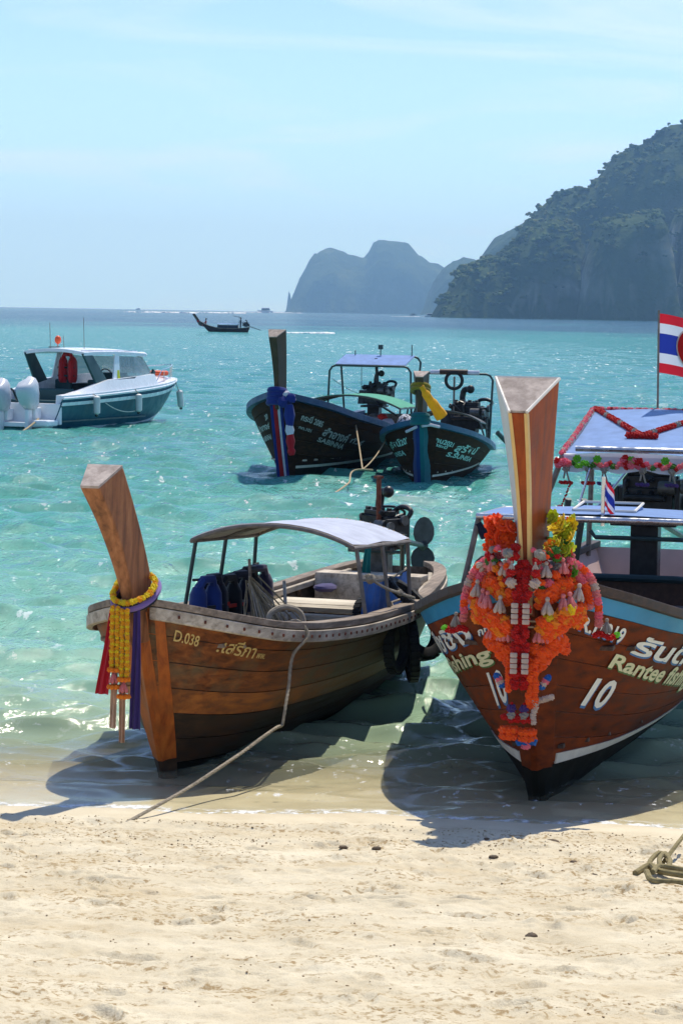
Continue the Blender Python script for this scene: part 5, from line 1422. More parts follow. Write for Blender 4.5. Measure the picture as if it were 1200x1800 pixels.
sash(B1, [(0.84, 0.0, 1.2), (0.84, 0.0, 0.75), (0.84, 0.0, 0.31)], 0.03, 0.045, mat_cloth("sand_ribbon", lin(206, 170, 140)), "longest beige ribbon under the marigold strands", "ribbon", RB)
sash(B1, [(0.78, 0.07, 1.25), (0.80, 0.08, 0.9), (0.80, 0.075, 0.40)], 0.04, 0.085, mat_cloth("purple_ribbon", lin(72, 56, 120)), "purple ribbon hanging nearest the orange stem", "ribbon", RB)
o, rel = hang(B1, (0.55, 0.1, 1.3), "sash", "lilac cloth band tied round the weathered prow's foot", "sash")
cord(o, [rel((0.62 + 0.20 * math.cos(a), 0.145 * math.sin(a), 1.29 + 0.09 * math.cos(a + 3.14))) for a in np.linspace(0, 6.28, 26)[:-1]], 0.02, mat_cloth("lilac_band", lin(136, 112, 176)), "cloth", 7, closed=True)

# ---- tyres hung as fenders
def tyre(name, c, axis, r, rr, label, sx=1.0, rope=None):
    o = empty(name, c, 0, label, "tyre", "old tyres used as fenders")
    q = Vector(axis).to_track_quat('Z', 'Y')
    prof = [(-rr, -rr * .75), (-rr * .55, -rr), (rr * .55, -rr), (rr, -rr * .55), (rr * 1.1, 0), (rr, rr * .55), (rr * .55, rr), (-rr * .55, rr), (-rr, rr * .75), (-rr * .8, 0)]
    rings = [[q @ Vector((math.cos(a) * (r + p[0]) * sx, math.sin(a) * (r + p[0]), p[1])) for p in prof] for a in np.linspace(0, 2 * math.pi, 33)[:-1]]
    mb = MB(); mb.loft(rings + [rings[0]], caps=False); mb.build("casing", M['rubber'], o, smooth=True)
    for k in range(28):
        a = 2 * math.pi * k / 28; mb = MB()
        mb.box((0, 0, 0), (0.012, 0.035, rr * 1.7)); b = mb.build("tread_lug", M['rubber'], o)
        b.location = q @ Vector((math.cos(a) * (r + rr * 1.06) * sx, math.sin(a) * (r + rr * 1.06), 0)); b.rotation_euler = (q @ Euler((0, 0, a)).to_quaternion()).to_euler()
    if rope:
        cord(o, [Vector(p) - Vector(c) for p in rope], 0.012, M['rope_grey'], "lashing")
    return o
W1 = WM(B1)
perp = (W1.to_3x3() @ Vector((0, 1, 0)))
def b1w(x, out, z): return W1 @ Vector((x, float(spline(H1.bx, H1.by, np.array(x))) + out, z))
t1 = at_d(697, 1132, 20.45); t2 = at_d(723, 1143, 20.9); t3 = at_d(741, 1108, 21.4)
tyre("tyre", t1, (0.94, -0.34, 0.0), 0.20, 0.038, "tyre hung widest open on the weathered boat's side", 1.0, [t1 + Vector((0, 0, 0.19)), t1 + Vector((-0.05, 0.05, 0.33)), b1w(-3.3, -0.05, 0.88)])
tyre("tyre", t2, (0.985, 0.1, 0.05), 0.215, 0.042, "tyre hung edge-on, lowest of the three on the weathered boat", 1.0, [t2 + Vector((0, 0, 0.21)), t2 + Vector((-0.05, 0.05, 0.4)), b1w(-3.75, -0.05, 0.88)])
tyre("tyre", t3, (0.72, -0.65, 0.25), 0.20, 0.05, "tyre half hidden between the two beached boats", 1.0, [t3 + Vector((0, 0, 0.2)), t3 + Vector((-0.05, 0.05, 0.34)), b1w(-4.1, -0.05, 0.88)])
t4 = at_d(716, 1046, 20.9); tyre("tyre", t4, (0.59, -0.14, 0.79), 0.17, 0.032, "tyre leaning over the gunwale beside the blue tarpaulin")
t5 = at_d(650, 1088, 21.0); tyre("tyre", t5, (0.75, -0.55, 0.2), 0.15, 0.04, "tyre lying inside the weathered boat behind the tarpaulin")

# ---- gear in boat D.038
VEST = "life jackets hung along the awning posts"
def vest(c, rz, mat, label, strap, sc=1.0, puff=0.05):
    o = empty("life_jacket", c, rz, label, "life jacket", VEST)
    mb = MB()
    for s_ in (-1, 1):
        rings = []
        for z, w_, d in ((0.0, 0.10, 0.03), (-0.06, 0.13, puff), (-0.2, 0.145, puff * 1.1), (-0.34, 0.14, puff), (-0.40, 0.12, 0.03)):
            rings.append([Vector((0.0 + d * math.sin(a), s_ * (0.085 + 0.0) + w_ * 0.5 * math.cos(a), z)) for a in np.linspace(0, 2 * math.pi, 11)[:-1]])
        mb.loft(rings)
    mb.build("panel", mat, o, smooth=True)
    mb = MB(); mb.tube([(0, -0.09, -0.02), (0.02, -0.05, 0.05), (0.02, 0.05, 0.05), (0, 0.09, -0.02)], 0.035, 7); mb.build("collar", mat, o, smooth=True)
    for z in (-0.16, -0.29):
        mb = MB(); mb.box((0.055, 0, z), (0.012, 0.30, 0.028)); mb.build("strap", strap, o)
    o.scale = (sc, sc, sc); return o
navy = mat_cloth("navy_nylon", lin(24, 28, 48), 0.6, 0.0); blue = mat_cloth("blue_nylon", lin(20, 46, 110), 0.6, 0.0); black = mat_cloth("black_nylon", lin(22, 24, 30), 0.6, 0.0); violet = mat_cloth("violet_nylon", lin(44, 40, 70), 0.6, 0.0)
redst = mat_cloth("red_webbing", lin(190, 44, 36), 0.6, 0.0); greyst = mat_cloth("grey_webbing", lin(110, 112, 116), 0.6, 0.0)
rz1 = B1.rotation_euler.z
for x, mt, st, lab in ((-2.32, blue, black, "bright blue life jacket at the awning's front post"), (-2.55, navy, redst, "navy life jacket with red straps beside the blue one"), (-2.80, black, redst, "black life jacket with red straps in the middle of the row"),
                      (-3.06, navy, greyst, "navy life jacket with grey straps by the second post"), (-3.32, black, greyst, "black life jacket with grey straps near the row's end"), (-3.58, violet, greyst, "violet life jacket at the last awning post")):
    vest(W1 @ Vector((x, -0.62 + random.uniform(-.03, .03), 1.02 + random.uniform(-.03, .02))), rz1 + R(62) + random.uniform(-.3, .3), mt, lab, st, 1.05, 0.07)
o, rel = hang(B1, (-2.2, -0.66, 1.16), "rope", "dark line along the awning posts that carries the life jackets", "rope")
cord(o, [rel(p) for p in sag((-2.2, -0.66, 1.08), (-3.7, -0.65, 1.08), 0.03, 14)], 0.012, M['rubber'])
# blue tarpaulin between posts
o, rel = hang(B1, (-3.2, 0.6, 0.9), "tarpaulin", "bright blue tarpaulin hung as a side screen", "tarpaulin")
vs = []; T0, T1 = loc_of(B1, at_d(637, 1022, 20.25)), loc_of(B1, at_d(716, 1000, 21.5))
mb = MB(); rows_ = []
for i in range(25):
    t = i / 24; p = T0.lerp(T1, t)
    rows_.append([rel(p + Vector((0, 0.018 * math.sin(t * 34 + q) * (1 - 0.5 * q / 5) + 0.02 * math.sin(t * 9), -0.31 * q / 5 - 0.05 * math.sin(t * 3.14) * (1 - q / 5)))) for q in range(6)])
mb.loft(rows_, closed=False); mb.build("sheet", M['tarp'], o, smooth=True)
cord(o, [rel(T0.lerp(T1, i / 12) + Vector((0, 0.0, 0.012 - 0.05 * math.sin(i / 12 * 3.14)))) for i in range(13)], 0.010, M['rope_grey'], "hem_rope")
o, rel = hang(B1, (-2.45, 0.72, 1.12), "rope", "knotted rope from the awning post down to the tyres", "rope")
cord(o, [rel(p) for p in fairs([(-2.42, 0.68, 1.16), (-2.47, 0.76, 1.10), (-2.9, 0.82, 0.98), (-3.3, 0.83, 0.90)], 20)], 0.013, M['rope_grey'])
mb = MB(); mb.ball(rel((-2.44, 0.72, 1.13)), 0.04, 8, 6, lump=.2); mb.ball(rel((-2.92, 0.82, 0.98)), 0.025, 8, 6, lump=.2); mb.build("knot", M['rope_grey'], o, smooth=True)
# bundle of brushwood and net round a stick
o, rel = hang(B1, (-2.6, -0.22, 0.7), "twig_bundle", "bundle of brown twigs and netting round an upright stick", "bundle")
cord(o, [rel((-2.60, -0.30, 0.66)), rel((-2.66, -0.36, 1.22))], 0.013, M['rail_dark'], "stick")
for k in range(60):
    a, b = random.gauss(0, 0.05), random.gauss(0, 0.05)
    p0 = Vector((-2.62 + b * 0.5, -0.33 + a * 0.4, 1.04 + random.uniform(-.06, .05))); p1 = Vector((-2.5 + b * 2.2, -0.12 + a * 2.4, 0.68 + random.uniform(-.03, .03)))
    cord(o, [rel(p0), rel((p0 + p1) / 2 + Vector((random.uniform(-.03, .03), random.uniform(-.03, .03), 0.03))), rel(p1)], 0.006, M['rope'] if k % 3 else M['rail_grey'], "twig", 4)
# paddle, loop of rope, cloth
o, rel = hang(B1, (-3.0, -0.1, 0.75), "paddle", "short white paddle leaning on the seat boards", "paddle")
cord(o, [rel((-2.9, -0.12, 0.68)), rel((-3.3, -0.28, 0.98))], 0.014, M['white_line'], "shaft")
mb = MB(); mb.box(rel((-2.86, -0.02, 0.74)), (0.18, 0.10, 0.016), (0.2, 0.5, 0.3)); mb.build("blade", M['steel_clad'], o, bevel=0.006)
o, rel = hang(B1, (-1.1, 0.1, 0.9), "rope", "grey rope loop standing up inside the weathered boat's rail", "rope")
cord(o, [rel(p) for p in fairs([(-1.0, 0.42, 0.86), (-1.02, 0.38, 0.98), (-1.1, 0.46, 1.04), (-1.18, 0.56, 1.0), (-1.2, 0.60, 0.86)], 20)], 0.022, M['rope_grey'], n=8)
o, rel = hang(B1, (-4.95, -0.2, 1.0), "cloth", "green and teal cloth hung under the engine", "cloth")
sash(B1, [(-4.9, -0.05, 1.16), (-4.86, -0.05, 1.0), (-4.86, -0.04, 0.72)], 0.05, 0.10, mat_cloth("teal_rag", lin(26, 116, 112)), None, parent=o)
o.location = W1 @ Vector((-4.9, -0.05, 1.16))
o, rel = hang(B1, (-4.6, -0.35, 0.9), "cloth", "folded lilac cloth on the stern boards", "cloth")
mb = MB(); mb.ball(rel((-4.6, -0.34, 0.80)), 0.13, 12, 6, (1, 0.8, 0.3), lump=0.12); mb.build("folded_cloth", mat_cloth("lilac_rag", lin(88, 82, 124)), o, smooth=True)

# ---- mooring lines
def rope_thing(label, pts, r, mat, name="rope", cat="rope", n=40, group=None, twist=True, smooth=True):
    P = fairs(pts, n) if smooth else [Vector(p) for p in pts]
    o = empty(name, P[0], 0, label, cat, group); q = [p - P[0] for p in P]
    mb = MB(); mb.tube(q, r * 0.86, 7); o2 = mb.build("core", mat, o, smooth=True)
    if twist:
        d = np.r_[0, np.cumsum([(q[i + 1] - q[i]).length for i in range(len(q) - 1)])]
        for s_ in range(3):
            m_ = min(500, max(30, int(d[-1] / (r * 1.3)))); hel = []
            for k in range(m_):
                t = d[-1] * k / (m_ - 1); i = min(len(q) - 2, int(np.searchsorted(d, t, 'right') - 1)); f = (t - d[i]) / max(1e-6, d[i + 1] - d[i])
                c = q[i].lerp(q[i + 1], f); T = (q[i + 1] - q[i]).normalized(); u = T.orthogonal().normalized(); v_ = T.cross(u); a = t / (r * 1.3) * 0.9 + s_ * 2.094
                hel.append(c + (u * math.cos(a) + v_ * math.sin(a)) * r * 0.5)
            mb = MB(); mb.tube(hel, r * 0.55, 4); mb.build("strand", mat, o, smooth=True)
    return o
def bz(p): return Vector((p.x, p.y, float(bed_z(np.array(p.x), np.array(p.y)))))
g1 = W1 @ (H1.g(-0.62, 1, 0.0, 0.065)); g0 = W1 @ (H1.g(-0.62, 1, -0.10, 0.03)); g2 = W1 @ H1.g(-0.62, 1, 0.085, -0.02)
anchor = bz(at(222, 1448, 0.03)); low = at_d(497, 1272, g2.y - 0.38)
rope_thing("long tan mooring rope from the weathered boat down to the wet sand", [g0, g1, g2, at_d(516, 1150, g2.y - 0.10), at_d(507, 1208, g2.y - 0.24), low + Vector((0.004, 0, 0.03)), low, low.lerp(anchor, 0.04), low.lerp(anchor, 0.3) + Vector((0, 0, -0.02)), low.lerp(anchor, 0.65) + Vector((0, 0, -0.025)), anchor + Vector((0, 0, 0.005))], 0.0125, M['rope_grey'], n=150)
k1 = at_d(637, 825, 46.3); a1 = WM(B3) @ H3.g(H3.xg(0.66), 1, 0.06, 0.06); a1 = at_d(624, 741, 50.2)
knot = k1
rope_thing("pale mooring rope hanging from the flag-sashed boat's rail to the knot", [a1, a1.lerp(knot, 0.25) + Vector((0.02, 0, -0.1)), knot], 0.017, M['rope'], twist=False)
rope_thing("pale mooring rope from the yellow-sashed boat to the knot", sag(at_d(682, 765, 49.4), knot, 0.08, 10), 0.015, M['rope'], twist=False)
rope_thing("pale mooring rope running from the knot down into the water", [at_d(655, 826, 46.2), knot, knot.lerp(at(548, 888, 0.0), 0.3) + Vector((0, 0, -0.07)), knot.lerp(at(548, 888, 0.0), 0.65) + Vector((0, 0, -0.06)), at(540, 892, -0.05)], 0.018, M['rope'], twist=False)
r0 = bz(at(1165, 1530, 0.1)) + Vector((0, 0, 0.04)); r1 = at_d(1230, 1430, r0.y + 1.2)
rope_thing("taut rope rising from the coil on the beach", [r0, r0.lerp(r1, 0.5), r1], 0.013, M['rope_olive'], n=30)
o = empty("rope_coil", r0, 0, "thick olive rope coil and knot lying on the sand", "rope")
def P_(u, v, dz): return bz(at(u, v, 0.12)) + Vector((0, 0, dz)) - r0
cord(o, fairs([P_(1115, 1548, 0.02), P_(1140, 1540, 0.05), P_(1160, 1552, 0.04), P_(1190, 1556, 0.035), P_(1235, 1566, 0.03), P_(1240, 1580, 0.02), P_(1190, 1572, 0.02), P_(1150, 1570, 0.02), P_(1135, 1556, 0.045)], 50), 0.0175, M['rope_olive'], "coil", 9)
cord(o, fairs([P_(1145, 1560, 0.05), P_(1165, 1545, 0.055), P_(1200, 1548, 0.045), P_(1240, 1556, 0.03)], 30), 0.016, M['rope_olive'], "coil", 9)
cord(o, fairs([P_(1139, 1540, 0.03), P_(1143, 1528, 0.06), P_(1160, 1518, 0.08), P_(1172, 1524, 0.07), P_(1170, 1545, 0.03)], 26), 0.0145, M['rope_olive'], "knot", 9)
cord(o, fairs([P_(1160, 1545, 0.03), P_(1158, 1528, 0.07), P_(1168, 1516, 0.075), P_(1174, 1530, 0.05)], 20), 0.0145, M['rope_olive'], "knot", 9)
rope_thing("thin dark chain between the two beached boats", sag(at_d(780, 1040, 21.0), at_d(838, 1002, 20.2), 0.05, 10), 0.012, M['rubber'], cat="chain", name="chain", twist=False)
# dark cloth rolled under boat 10's awning end
o, rel = hang(B10, (-3.5, -1.0, 1.5), "rolled_cloth", "dark navy cloth rolled at the low awning's end", "cloth")
mb = MB(); mb.tube([rel((-3.5, -1.0, 1.52)), rel((-3.52, -0.96, 1.44)), rel((-3.6, -0.80, 1.49)), rel((-3.6, -0.2, 1.50))], [0.03, 0.06, 0.045, 0.03], 9); mb.build("roll", navy, o, smooth=True)
o, rel = hang(B10, (-3.4, -0.95, 1.0), "bag", "black bag hung inside boat 10's rail by the awning post", "bag")
mb = MB(); mb.ball(rel((-3.5, -0.9, 1.08)), 0.2, 12, 8, (0.7, 0.8, 0.9), lump=0.08); mb.build("bag_body", black, o, smooth=True)

# ---- sashes on the boats in the bay
cr_, cw_, cb_ = mat_cloth("red_sash", lin(176, 28, 40)), mat_cloth("white_sash", lin(206, 206, 222)), mat_cloth("blue_sash", lin(34, 48, 128))
o, rel = hang(B3, (0.9, 0, 1.5), "sash", "red white and blue sash wound round the dark prow and hanging to the water", "sash")
mb = MB()
for k in range(4): mb.torus(rel((0.72 + 0.03 * k, 0, 1.46 + 0.08 * k)), 0.24 - 0.02 * k, 0.06, (-0.15, 0, 1), 20, 8, sx=0.75)
mb.build("wrap", cb_, o, smooth=True)
mb = MB(); mb.ball(rel((0.95, 0.14, 1.50)), 0.11, 10, 7, lump=.2).ball(rel((0.9, 0.28, 1.56)), 0.10, 10, 7, lump=.2); mb.build("bow_knot", cb_, o, smooth=True)
mb = MB(); mb.ball(rel((0.9, 0.2, 1.64)), 0.07, 9, 6, lump=.2); mb.build("bow_knot", cw_, o, smooth=True)
for y, mt, w_ in ((-0.10, cb_, 0.07), (-0.04, cr_, 0.09), (0.035, cw_, 0.05), (0.08, cb_, 0.06)):
    pts = []
    for v in np.linspace(0.96, 0.14, 14):
        c = H3.pt(1.0, v, 1); pts.append(rel((c.x + 0.09, y, c.z)))
    mb = MB(); mb.loft([[p + Vector((0, -w_ / 2, 0)), p + Vector((0.012, 0, 0)), p + Vector((0, w_ / 2, 0)), p + Vector((-0.02, 0, 0))] for p in pts]); mb.build("tail", mt, o, smooth=True)
for s_, mt, z0, z1, r0_ in ((0.26, cb_, 1.45, 1.05, 0.11), (0.27, cw_, 1.08, 0.85, 0.09), (0.29, cr_, 0.90, 0.62, 0.09), (0.31, cr_, 0.64, 0.50, 0.08)):
    mb = MB(); mb.tube([rel((0.92, s_, z0)), rel((0.92, s_ + 0.01, (z0 + z1) / 2)), rel((0.92, s_ + 0.02, z1))], [r0_ * 0.7, r0_, r0_ * 0.6], 9); mb.build("tail", mt, o, smooth=True)
ct_, cbl, cy_ = mat_cloth("teal_wrap", lin(16, 104, 116)), mat_cloth("blue_wrap", lin(20, 54, 122)), mat_cloth("yellow_sash", lin(240, 182, 30), trans=0.35)
o, rel = hang(B4, (0.6, 0, 1.1), "sash", "blue and teal cloth covering the dark stem down to the water", "sash")
for s_, mt in ((-1, cbl), (1, ct_)):
    rings = []
    for v in np.linspace(1.02, 0.2, 14):
        c = H4.pt(1.0, min(v, 1), 1); wv = 0.115 + 0.008 * math.sin(v * 17)
        rings.append([rel((c.x + 0.10, 0.0, c.z)), rel((c.x + 0.085, s_ * wv * 0.6, c.z)), rel((c.x + 0.0, s_ * wv, c.z)), rel((c.x - 0.15, s_ * (wv + 0.05), c.z)), rel((c.x - 0.15, 0, c.z))])
    mb = MB(); mb.loft(rings); mb.build("cloth", mt, o, smooth=True)
mb = MB()
for k in range(3): mb.torus(rel((0.46 + 0.02 * k, 0, 1.16 + 0.07 * k)), 0.22 - 0.02 * k, 0.055, (-0.15, 0, 1), 18, 8, sx=0.7)
mb.build("wrap", ct_, o, smooth=True)
cord(o, [rel((0.66, 0.05, 1.12)), rel((0.55, 0.2, 1.14)), rel((0.4, 0.34, 1.10))], 0.03, cw_, "tie", 7); cord(o, [rel((0.66, -0.05, 1.1)), rel((0.5, -0.26, 1.0))], 0.028, cw_, "tie", 7)
o, rel = hang(B4, (0.75, 0, 1.9), "sash", "yellow sash tied under the prow's top and blown out sideways", "sash")
tip = loc_of(B4, at_d(776, 733, 47.3)); knt = Vector((0.80, 0.04, 1.86))
mb = MB(); mb.tube([rel(q) for q in fairs([knt, knt.lerp(tip, 0.35) + Vector((0, 0, -0.02)), knt.lerp(tip, 0.7) + Vector((0, 0, 0.0)), tip], 14)], [0.05] * 3 + [0.08] * 4 + [0.10] * 4 + [0.115, 0.12, 0.12], 9); mb.build("tail", cy_, o, smooth=True)
mb = MB()
for k in range(2): mb.torus(rel((0.56 + 0.03 * k, 0, 1.84 - 0.07 * k)), 0.20, 0.045, (-0.35, 0, 1), 18, 8, sx=0.75)
mb.build("wrap", mat_cloth("dull_yellow_wrap", lin(150, 130, 44)), o, smooth=True)
# heaps of gear under the green awning
o, rel = hang(B3, (-5.2, 0.3, 0.8), "gear_heap", "heap of red, grey and white bags under the green awning", "bags")
for k, (x, y, z, r, mt) in enumerate(((-5.4, -0.35, 0.9, 0.16, redst), (-5.3, 0.1, 0.9, 0.2, navy), (-5.4, 0.45, 0.92, 0.18, greyst), (-5.2, 0.75, 0.86, 0.15, cw_), (-5.3, 0.62, 1.0, 0.1, redst), (-5.1, -0.1, 0.84, 0.14, cw_))):
    mb = MB(); mb.ball(rel((x, y, z)), r, 9, 6, (1, 1.1, 0.8), lump=.15); mb.build("bag", mt, o, smooth=True)
o, rel = hang(B4, (-1.2, -0.5, 1.0), "net", "black and white patterned net bag behind the yellow-sashed prow", "bag")
mb = MB(); mb.ball(rel((-1.6, -0.55, 0.98)), 0.24, 14, 9, (0.8, 0.75, 1.1), lump=0.06)
m = NT("checked_net"); ck = m.n("ShaderNodeTexChecker"); ck.inputs['Scale'].default_value = 16; ck.inputs[1].default_value = lin(60, 62, 70); ck.inputs[2].default_value = lin(190, 190, 196); m.l(m.coord('Object', rot=(0.5, 0.4, 0.2)), ck.inputs[0]); m.set('Base Color', ck.outputs[0]); m.set('Roughness', 0.8)
mb.build("net_bag", m.m, o, smooth=True)
# ================================================================== SPEEDBOAT
white_gel = mat_simple("white_gelcoat", lin(226, 230, 236), 0.25, scale=2, var=0.05, bump=0)
teal_gel = mat_simple("teal_gelcoat", lin(0, 84, 104), 0.4, scale=2, var=0.08, bump=0, spec=0.25)
dteal = mat_simple("dark_teal_panel", lin(22, 70, 74), 0.45, scale=2, var=0.1, bump=0)
dglass = mat_simple("dark_window", lin(20, 30, 36), 0.1, scale=2, var=0.1, bump=0, spec=0.6)
cowl = mat_simple("white_engine_cowl", lin(196, 202, 210), 0.32, scale=3, var=0.04, bump=0)
cream = mat_simple("off_white_fender", lin(206, 206, 206), 0.5, scale=8, var=0.08)
orange_p = mat_simple("orange_plastic", lin(236, 92, 48), 0.45, scale=8, var=0.1)
sv = Vector((0.388, 0.92, 0)).normalized()
c0 = at(103, 757, 0.0); stb = Vector((sv.y, -sv.x, 0))
SB = empty("speedboat", c0 - stb * 1.02, math.atan2(sv.y, sv.x), "teal and white speedboat with two white outboard engines and a hard top", "speedboat")
def sb_sec(x):
    L = 8.7; t = x / L
    b = 1.10 * (1 - max(0, (t - 0.45) / 0.55) ** 2.4) + 0.03; zg = 0.86 + 0.32 * t ** 1.4; k = max(0, (t - 0.55) / 0.45)
    return b, zg, -0.25 + 1.15 * k ** 2.2
def sb_strip(name, mat, q0, q1, out, parent=SB, x0=0.0, x1=8.72, n=30, both=(1, -1)):
    for s_ in both:
        rows_ = []
        for x in np.linspace(x0, x1, n):
            b, zg, zk = sb_sec(x); row = []
            for q in np.linspace(q0, q1, 6):
                y = b * (min(1, q) ** 0.28) + out + (0.03 * q if q <= 1 else 0)
                z = zk + (zg - zk) * q
                row.append(Vector((x - 0.25 * (1 - q) * (x / 8.7) ** 3 * 2, s_ * y, z)))
            rows_.append(row + [Vector((p.x, p.y - s_ * 0.03, p.z)) for p in row[::-1]])
        mb = MB(); mb.loft(rows_); mb.build(name, mat, parent, smooth=True)
sb_strip("bottom", white_gel, 0.0, 0.26, 0.0); sb_strip("hull_side", teal_gel, 0.25, 0.86, 0.004); sb_strip("rub_rail", white_gel, 0.80, 0.88, 0.05); sb_strip("teal_band", teal_gel, 0.87, 0.96, 0.0); sb_strip("gunwale", white_gel, 0.95, 1.04, 0.035)
rows_ = []
for x in np.linspace(3.4, 8.72, 22):
    b, zg, zk = sb_sec(x); rows_.append([Vector((x, b * q, zg + 0.02 + 0.18 * (1 - q * q) * min(1, (8.72 - x) / 1.5))) for q in np.linspace(-1, 1, 11)])
mb = MB(); mb.loft(rows_, closed=False); mb.build("foredeck", white_gel, SB, smooth=True)
for s_ in (1, -1):
    rows_ = []
    for x in np.linspace(0.1, 5.6, 14):
        b, zg, zk = sb_sec(x); h = 0.05 + 0.30 * min(1, max(0, (x - 0.3) / 2.4)) ** 1.2
        rows_.append([Vector((x, s_ * (b + 0.02), zg)), Vector((x, s_ * (b - 0.10), zg + h)), Vector((x, s_ * (b - 0.24), zg + h)), Vector((x, s_ * (b - 0.26), zg - 0.3))])
    mb = MB(); mb.loft(rows_); mb.build("coaming", white_gel, SB, smooth=True)
    rows_ = [[Vector((x, s_ * (sb_sec(x)[0] - 0.055 - 0.03 * (x > 99)), sb_sec(x)[1] + z0)), Vector((x, s_ * (sb_sec(x)[0] - 0.105), sb_sec(x)[1] + z1))] for x, z0, z1 in ((2.0, 0.10, 0.17), (3.0, 0.06, 0.33), (4.2, 0.05, 0.35), (5.6, 0.08, 0.34))]
    mb = MB(); mb.loft([[a + Vector((0, s_ * 0.012, 0)), b + Vector((0, s_ * 0.012, 0)), b, a] for a, b in rows_]); mb.build("side_window", dglass, SB)
mb = MB(); mb.box((2.6, 0, 0.22), (5.0, 1.85, 0.04)); mb.build("cockpit_sole", dteal, SB)
mb = MB(); mb.box((0.05, 0, 0.42), (0.08, 2.15, 0.55)).box((-0.18, 0, 0.14), (0.45, 1.7, 0.12)); mb.build("transom", white_gel, SB, bevel=0.02)
for y in (-0.62, 0.62):
    mb = MB(); mb.box((-0.35, -y * 1.35, 0.2), (0.6, 0.42, 0.16)); mb.build("swim_step", white_gel, SB, bevel=0.04)
mb = MB(); mb.box((0.9, 0, 0.55), (0.5, 1.7, 0.4)).box((1.12, 0, 0.85), (0.12, 1.7, 0.4)); mb.build("rear_bench", dteal, SB, bevel=0.04)
mb = MB(); mb.box((3.2, -0.5, 0.65), (0.5, 0.55, 0.5)).box((3.0, -0.5, 1.0), (0.12, 0.5, 0.5)); mb.build("seat", dteal, SB, bevel=0.04)
mb = MB(); mb.box((3.2, 0.5, 0.65), (0.5, 0.55, 0.5)).box((3.0, 0.5, 1.0), (0.12, 0.5, 0.5)); mb.build("seat", dteal, SB, bevel=0.04)
# hard top on raked panels
rows_ = [[Vector((x, y, 1.98 + 0.10 * (1 - (y / 0.95) ** 2) - 0.012 * (x - 2.6) ** 2 + 0.035 * k)) for y in np.linspace(-0.92, 0.92, 11) for k in (1,)] + [Vector((x, y, 1.93 + 0.10 * (1 - (y / 0.95) ** 2) - 0.012 * (x - 2.6) ** 2)) for y in np.linspace(0.92, -0.92, 11)] for x in np.linspace(1.55, 5.1, 12)]
mb = MB(); mb.loft(rows_); top_ = mb.build("hard_top", white_gel, SB, smooth=True)
for s_ in (1, -1):
    mb = MB(); mb.loft([[Vector((1.5, s_ * 0.90, 1.98)), Vector((2.0, s_ * 0.90, 1.98)), Vector((2.0, s_ * 0.84, 1.98)), Vector((1.5, s_ * 0.84, 1.98))], [Vector((2.35, s_ * 0.98, 0.95)), Vector((3.0, s_ * 0.98, 1.05)), Vector((3.0, s_ * 0.90, 1.05)), Vector((2.35, s_ * 0.90, 0.95))]]); mb.build("arch_leg", dteal, SB, bevel=0.02)
    mb = MB(); mb.loft([[Vector((3.3, s_ * 0.90, 1.95)), Vector((3.55, s_ * 0.90, 1.95)), Vector((3.55, s_ * 0.86, 1.95)), Vector((3.3, s_ * 0.86, 1.95))], [Vector((3.1, s_ * 0.97, 1.2)), Vector((3.5, s_ * 0.97, 1.22)), Vector((3.5, s_ * 0.92, 1.22)), Vector((3.1, s_ * 0.92, 1.2))]]); mb.build("window_pillar", white_gel, SB, bevel=0.01)
m = NT("clear_curtain"); m.set('Base Color', lin(96, 124, 132)); m.set('Roughness', 0.12); m.set('Alpha', 0.72)
m.l(m.bump(m.noise(m.coord('Object'), 4, 4), 0.5, 0.05), m.b.inputs['Normal']); curtain = m.m
for s_ in (1, -1):
    mb = MB(); mb.loft([[Vector((3.55, s_ * 0.90, 1.90)), Vector((4.4, s_ * 0.90, 1.88)), Vector((5.0, s_ * 0.84, 1.82))], [Vector((3.5, s_ * 0.955, 1.24)), Vector((4.5, s_ * 0.95, 1.28)), Vector((5.75, s_ * 0.80, 1.30))]], closed=False); mb.build("side_curtain", curtain, SB)
mb = MB(); mb.loft([[Vector((5.02, y, 1.86)) for y in np.linspace(-0.84, 0.84, 7)], [Vector((5.8, y, 1.30 + 0.08 * (1 - y * y))) for y in np.linspace(-0.8, 0.8, 7)]], closed=False); mb.build("windscreen", curtain, SB, smooth=True)
mb = MB(); mb.box((5.75, -0.80, 1.36), (0.16, 0.06, 0.26), (0, 0.5, 0)); mb.build("screen_bracket", dglass, SB, bevel=0.01)
mb = MB(); mb.ball((5.35, -0.62, 1.92), 0.22, 10, 6, (1.2, 0.7, 0.35)); mb.build("visor", white_gel, SB, smooth=True)
mb = MB(); mb.loft([[Vector((3.38, -0.925, 1.6)), Vector((3.5, -0.925, 1.6)), Vector((3.5, -0.915, 1.6)), Vector((3.38, -0.915, 1.6))], [Vector((3.34, -0.985, 1.3)), Vector((3.46, -0.985, 1.3)), Vector((3.46, -0.97, 1.3)), Vector((3.34, -0.97, 1.3))]]); mb.build("yellow_sticker", FM['lemon'], SB)
for x, y, h in ((1.9, 0.3, 0.75), (2.4, -0.45, 0.9), (2.2, 0.05, 0.4)):
    mb = MB(); mb.cyl((x, y, 2.03), (x - 0.05, y, 2.03 + h), 0.008, 5); mb.build("antenna", M['tube_grey'], SB)
mb = MB(); mb.box((2.1, 0.3, 2.13), (0.5, 0.06, 0.03)); mb.build("radar_bar", dglass, SB)
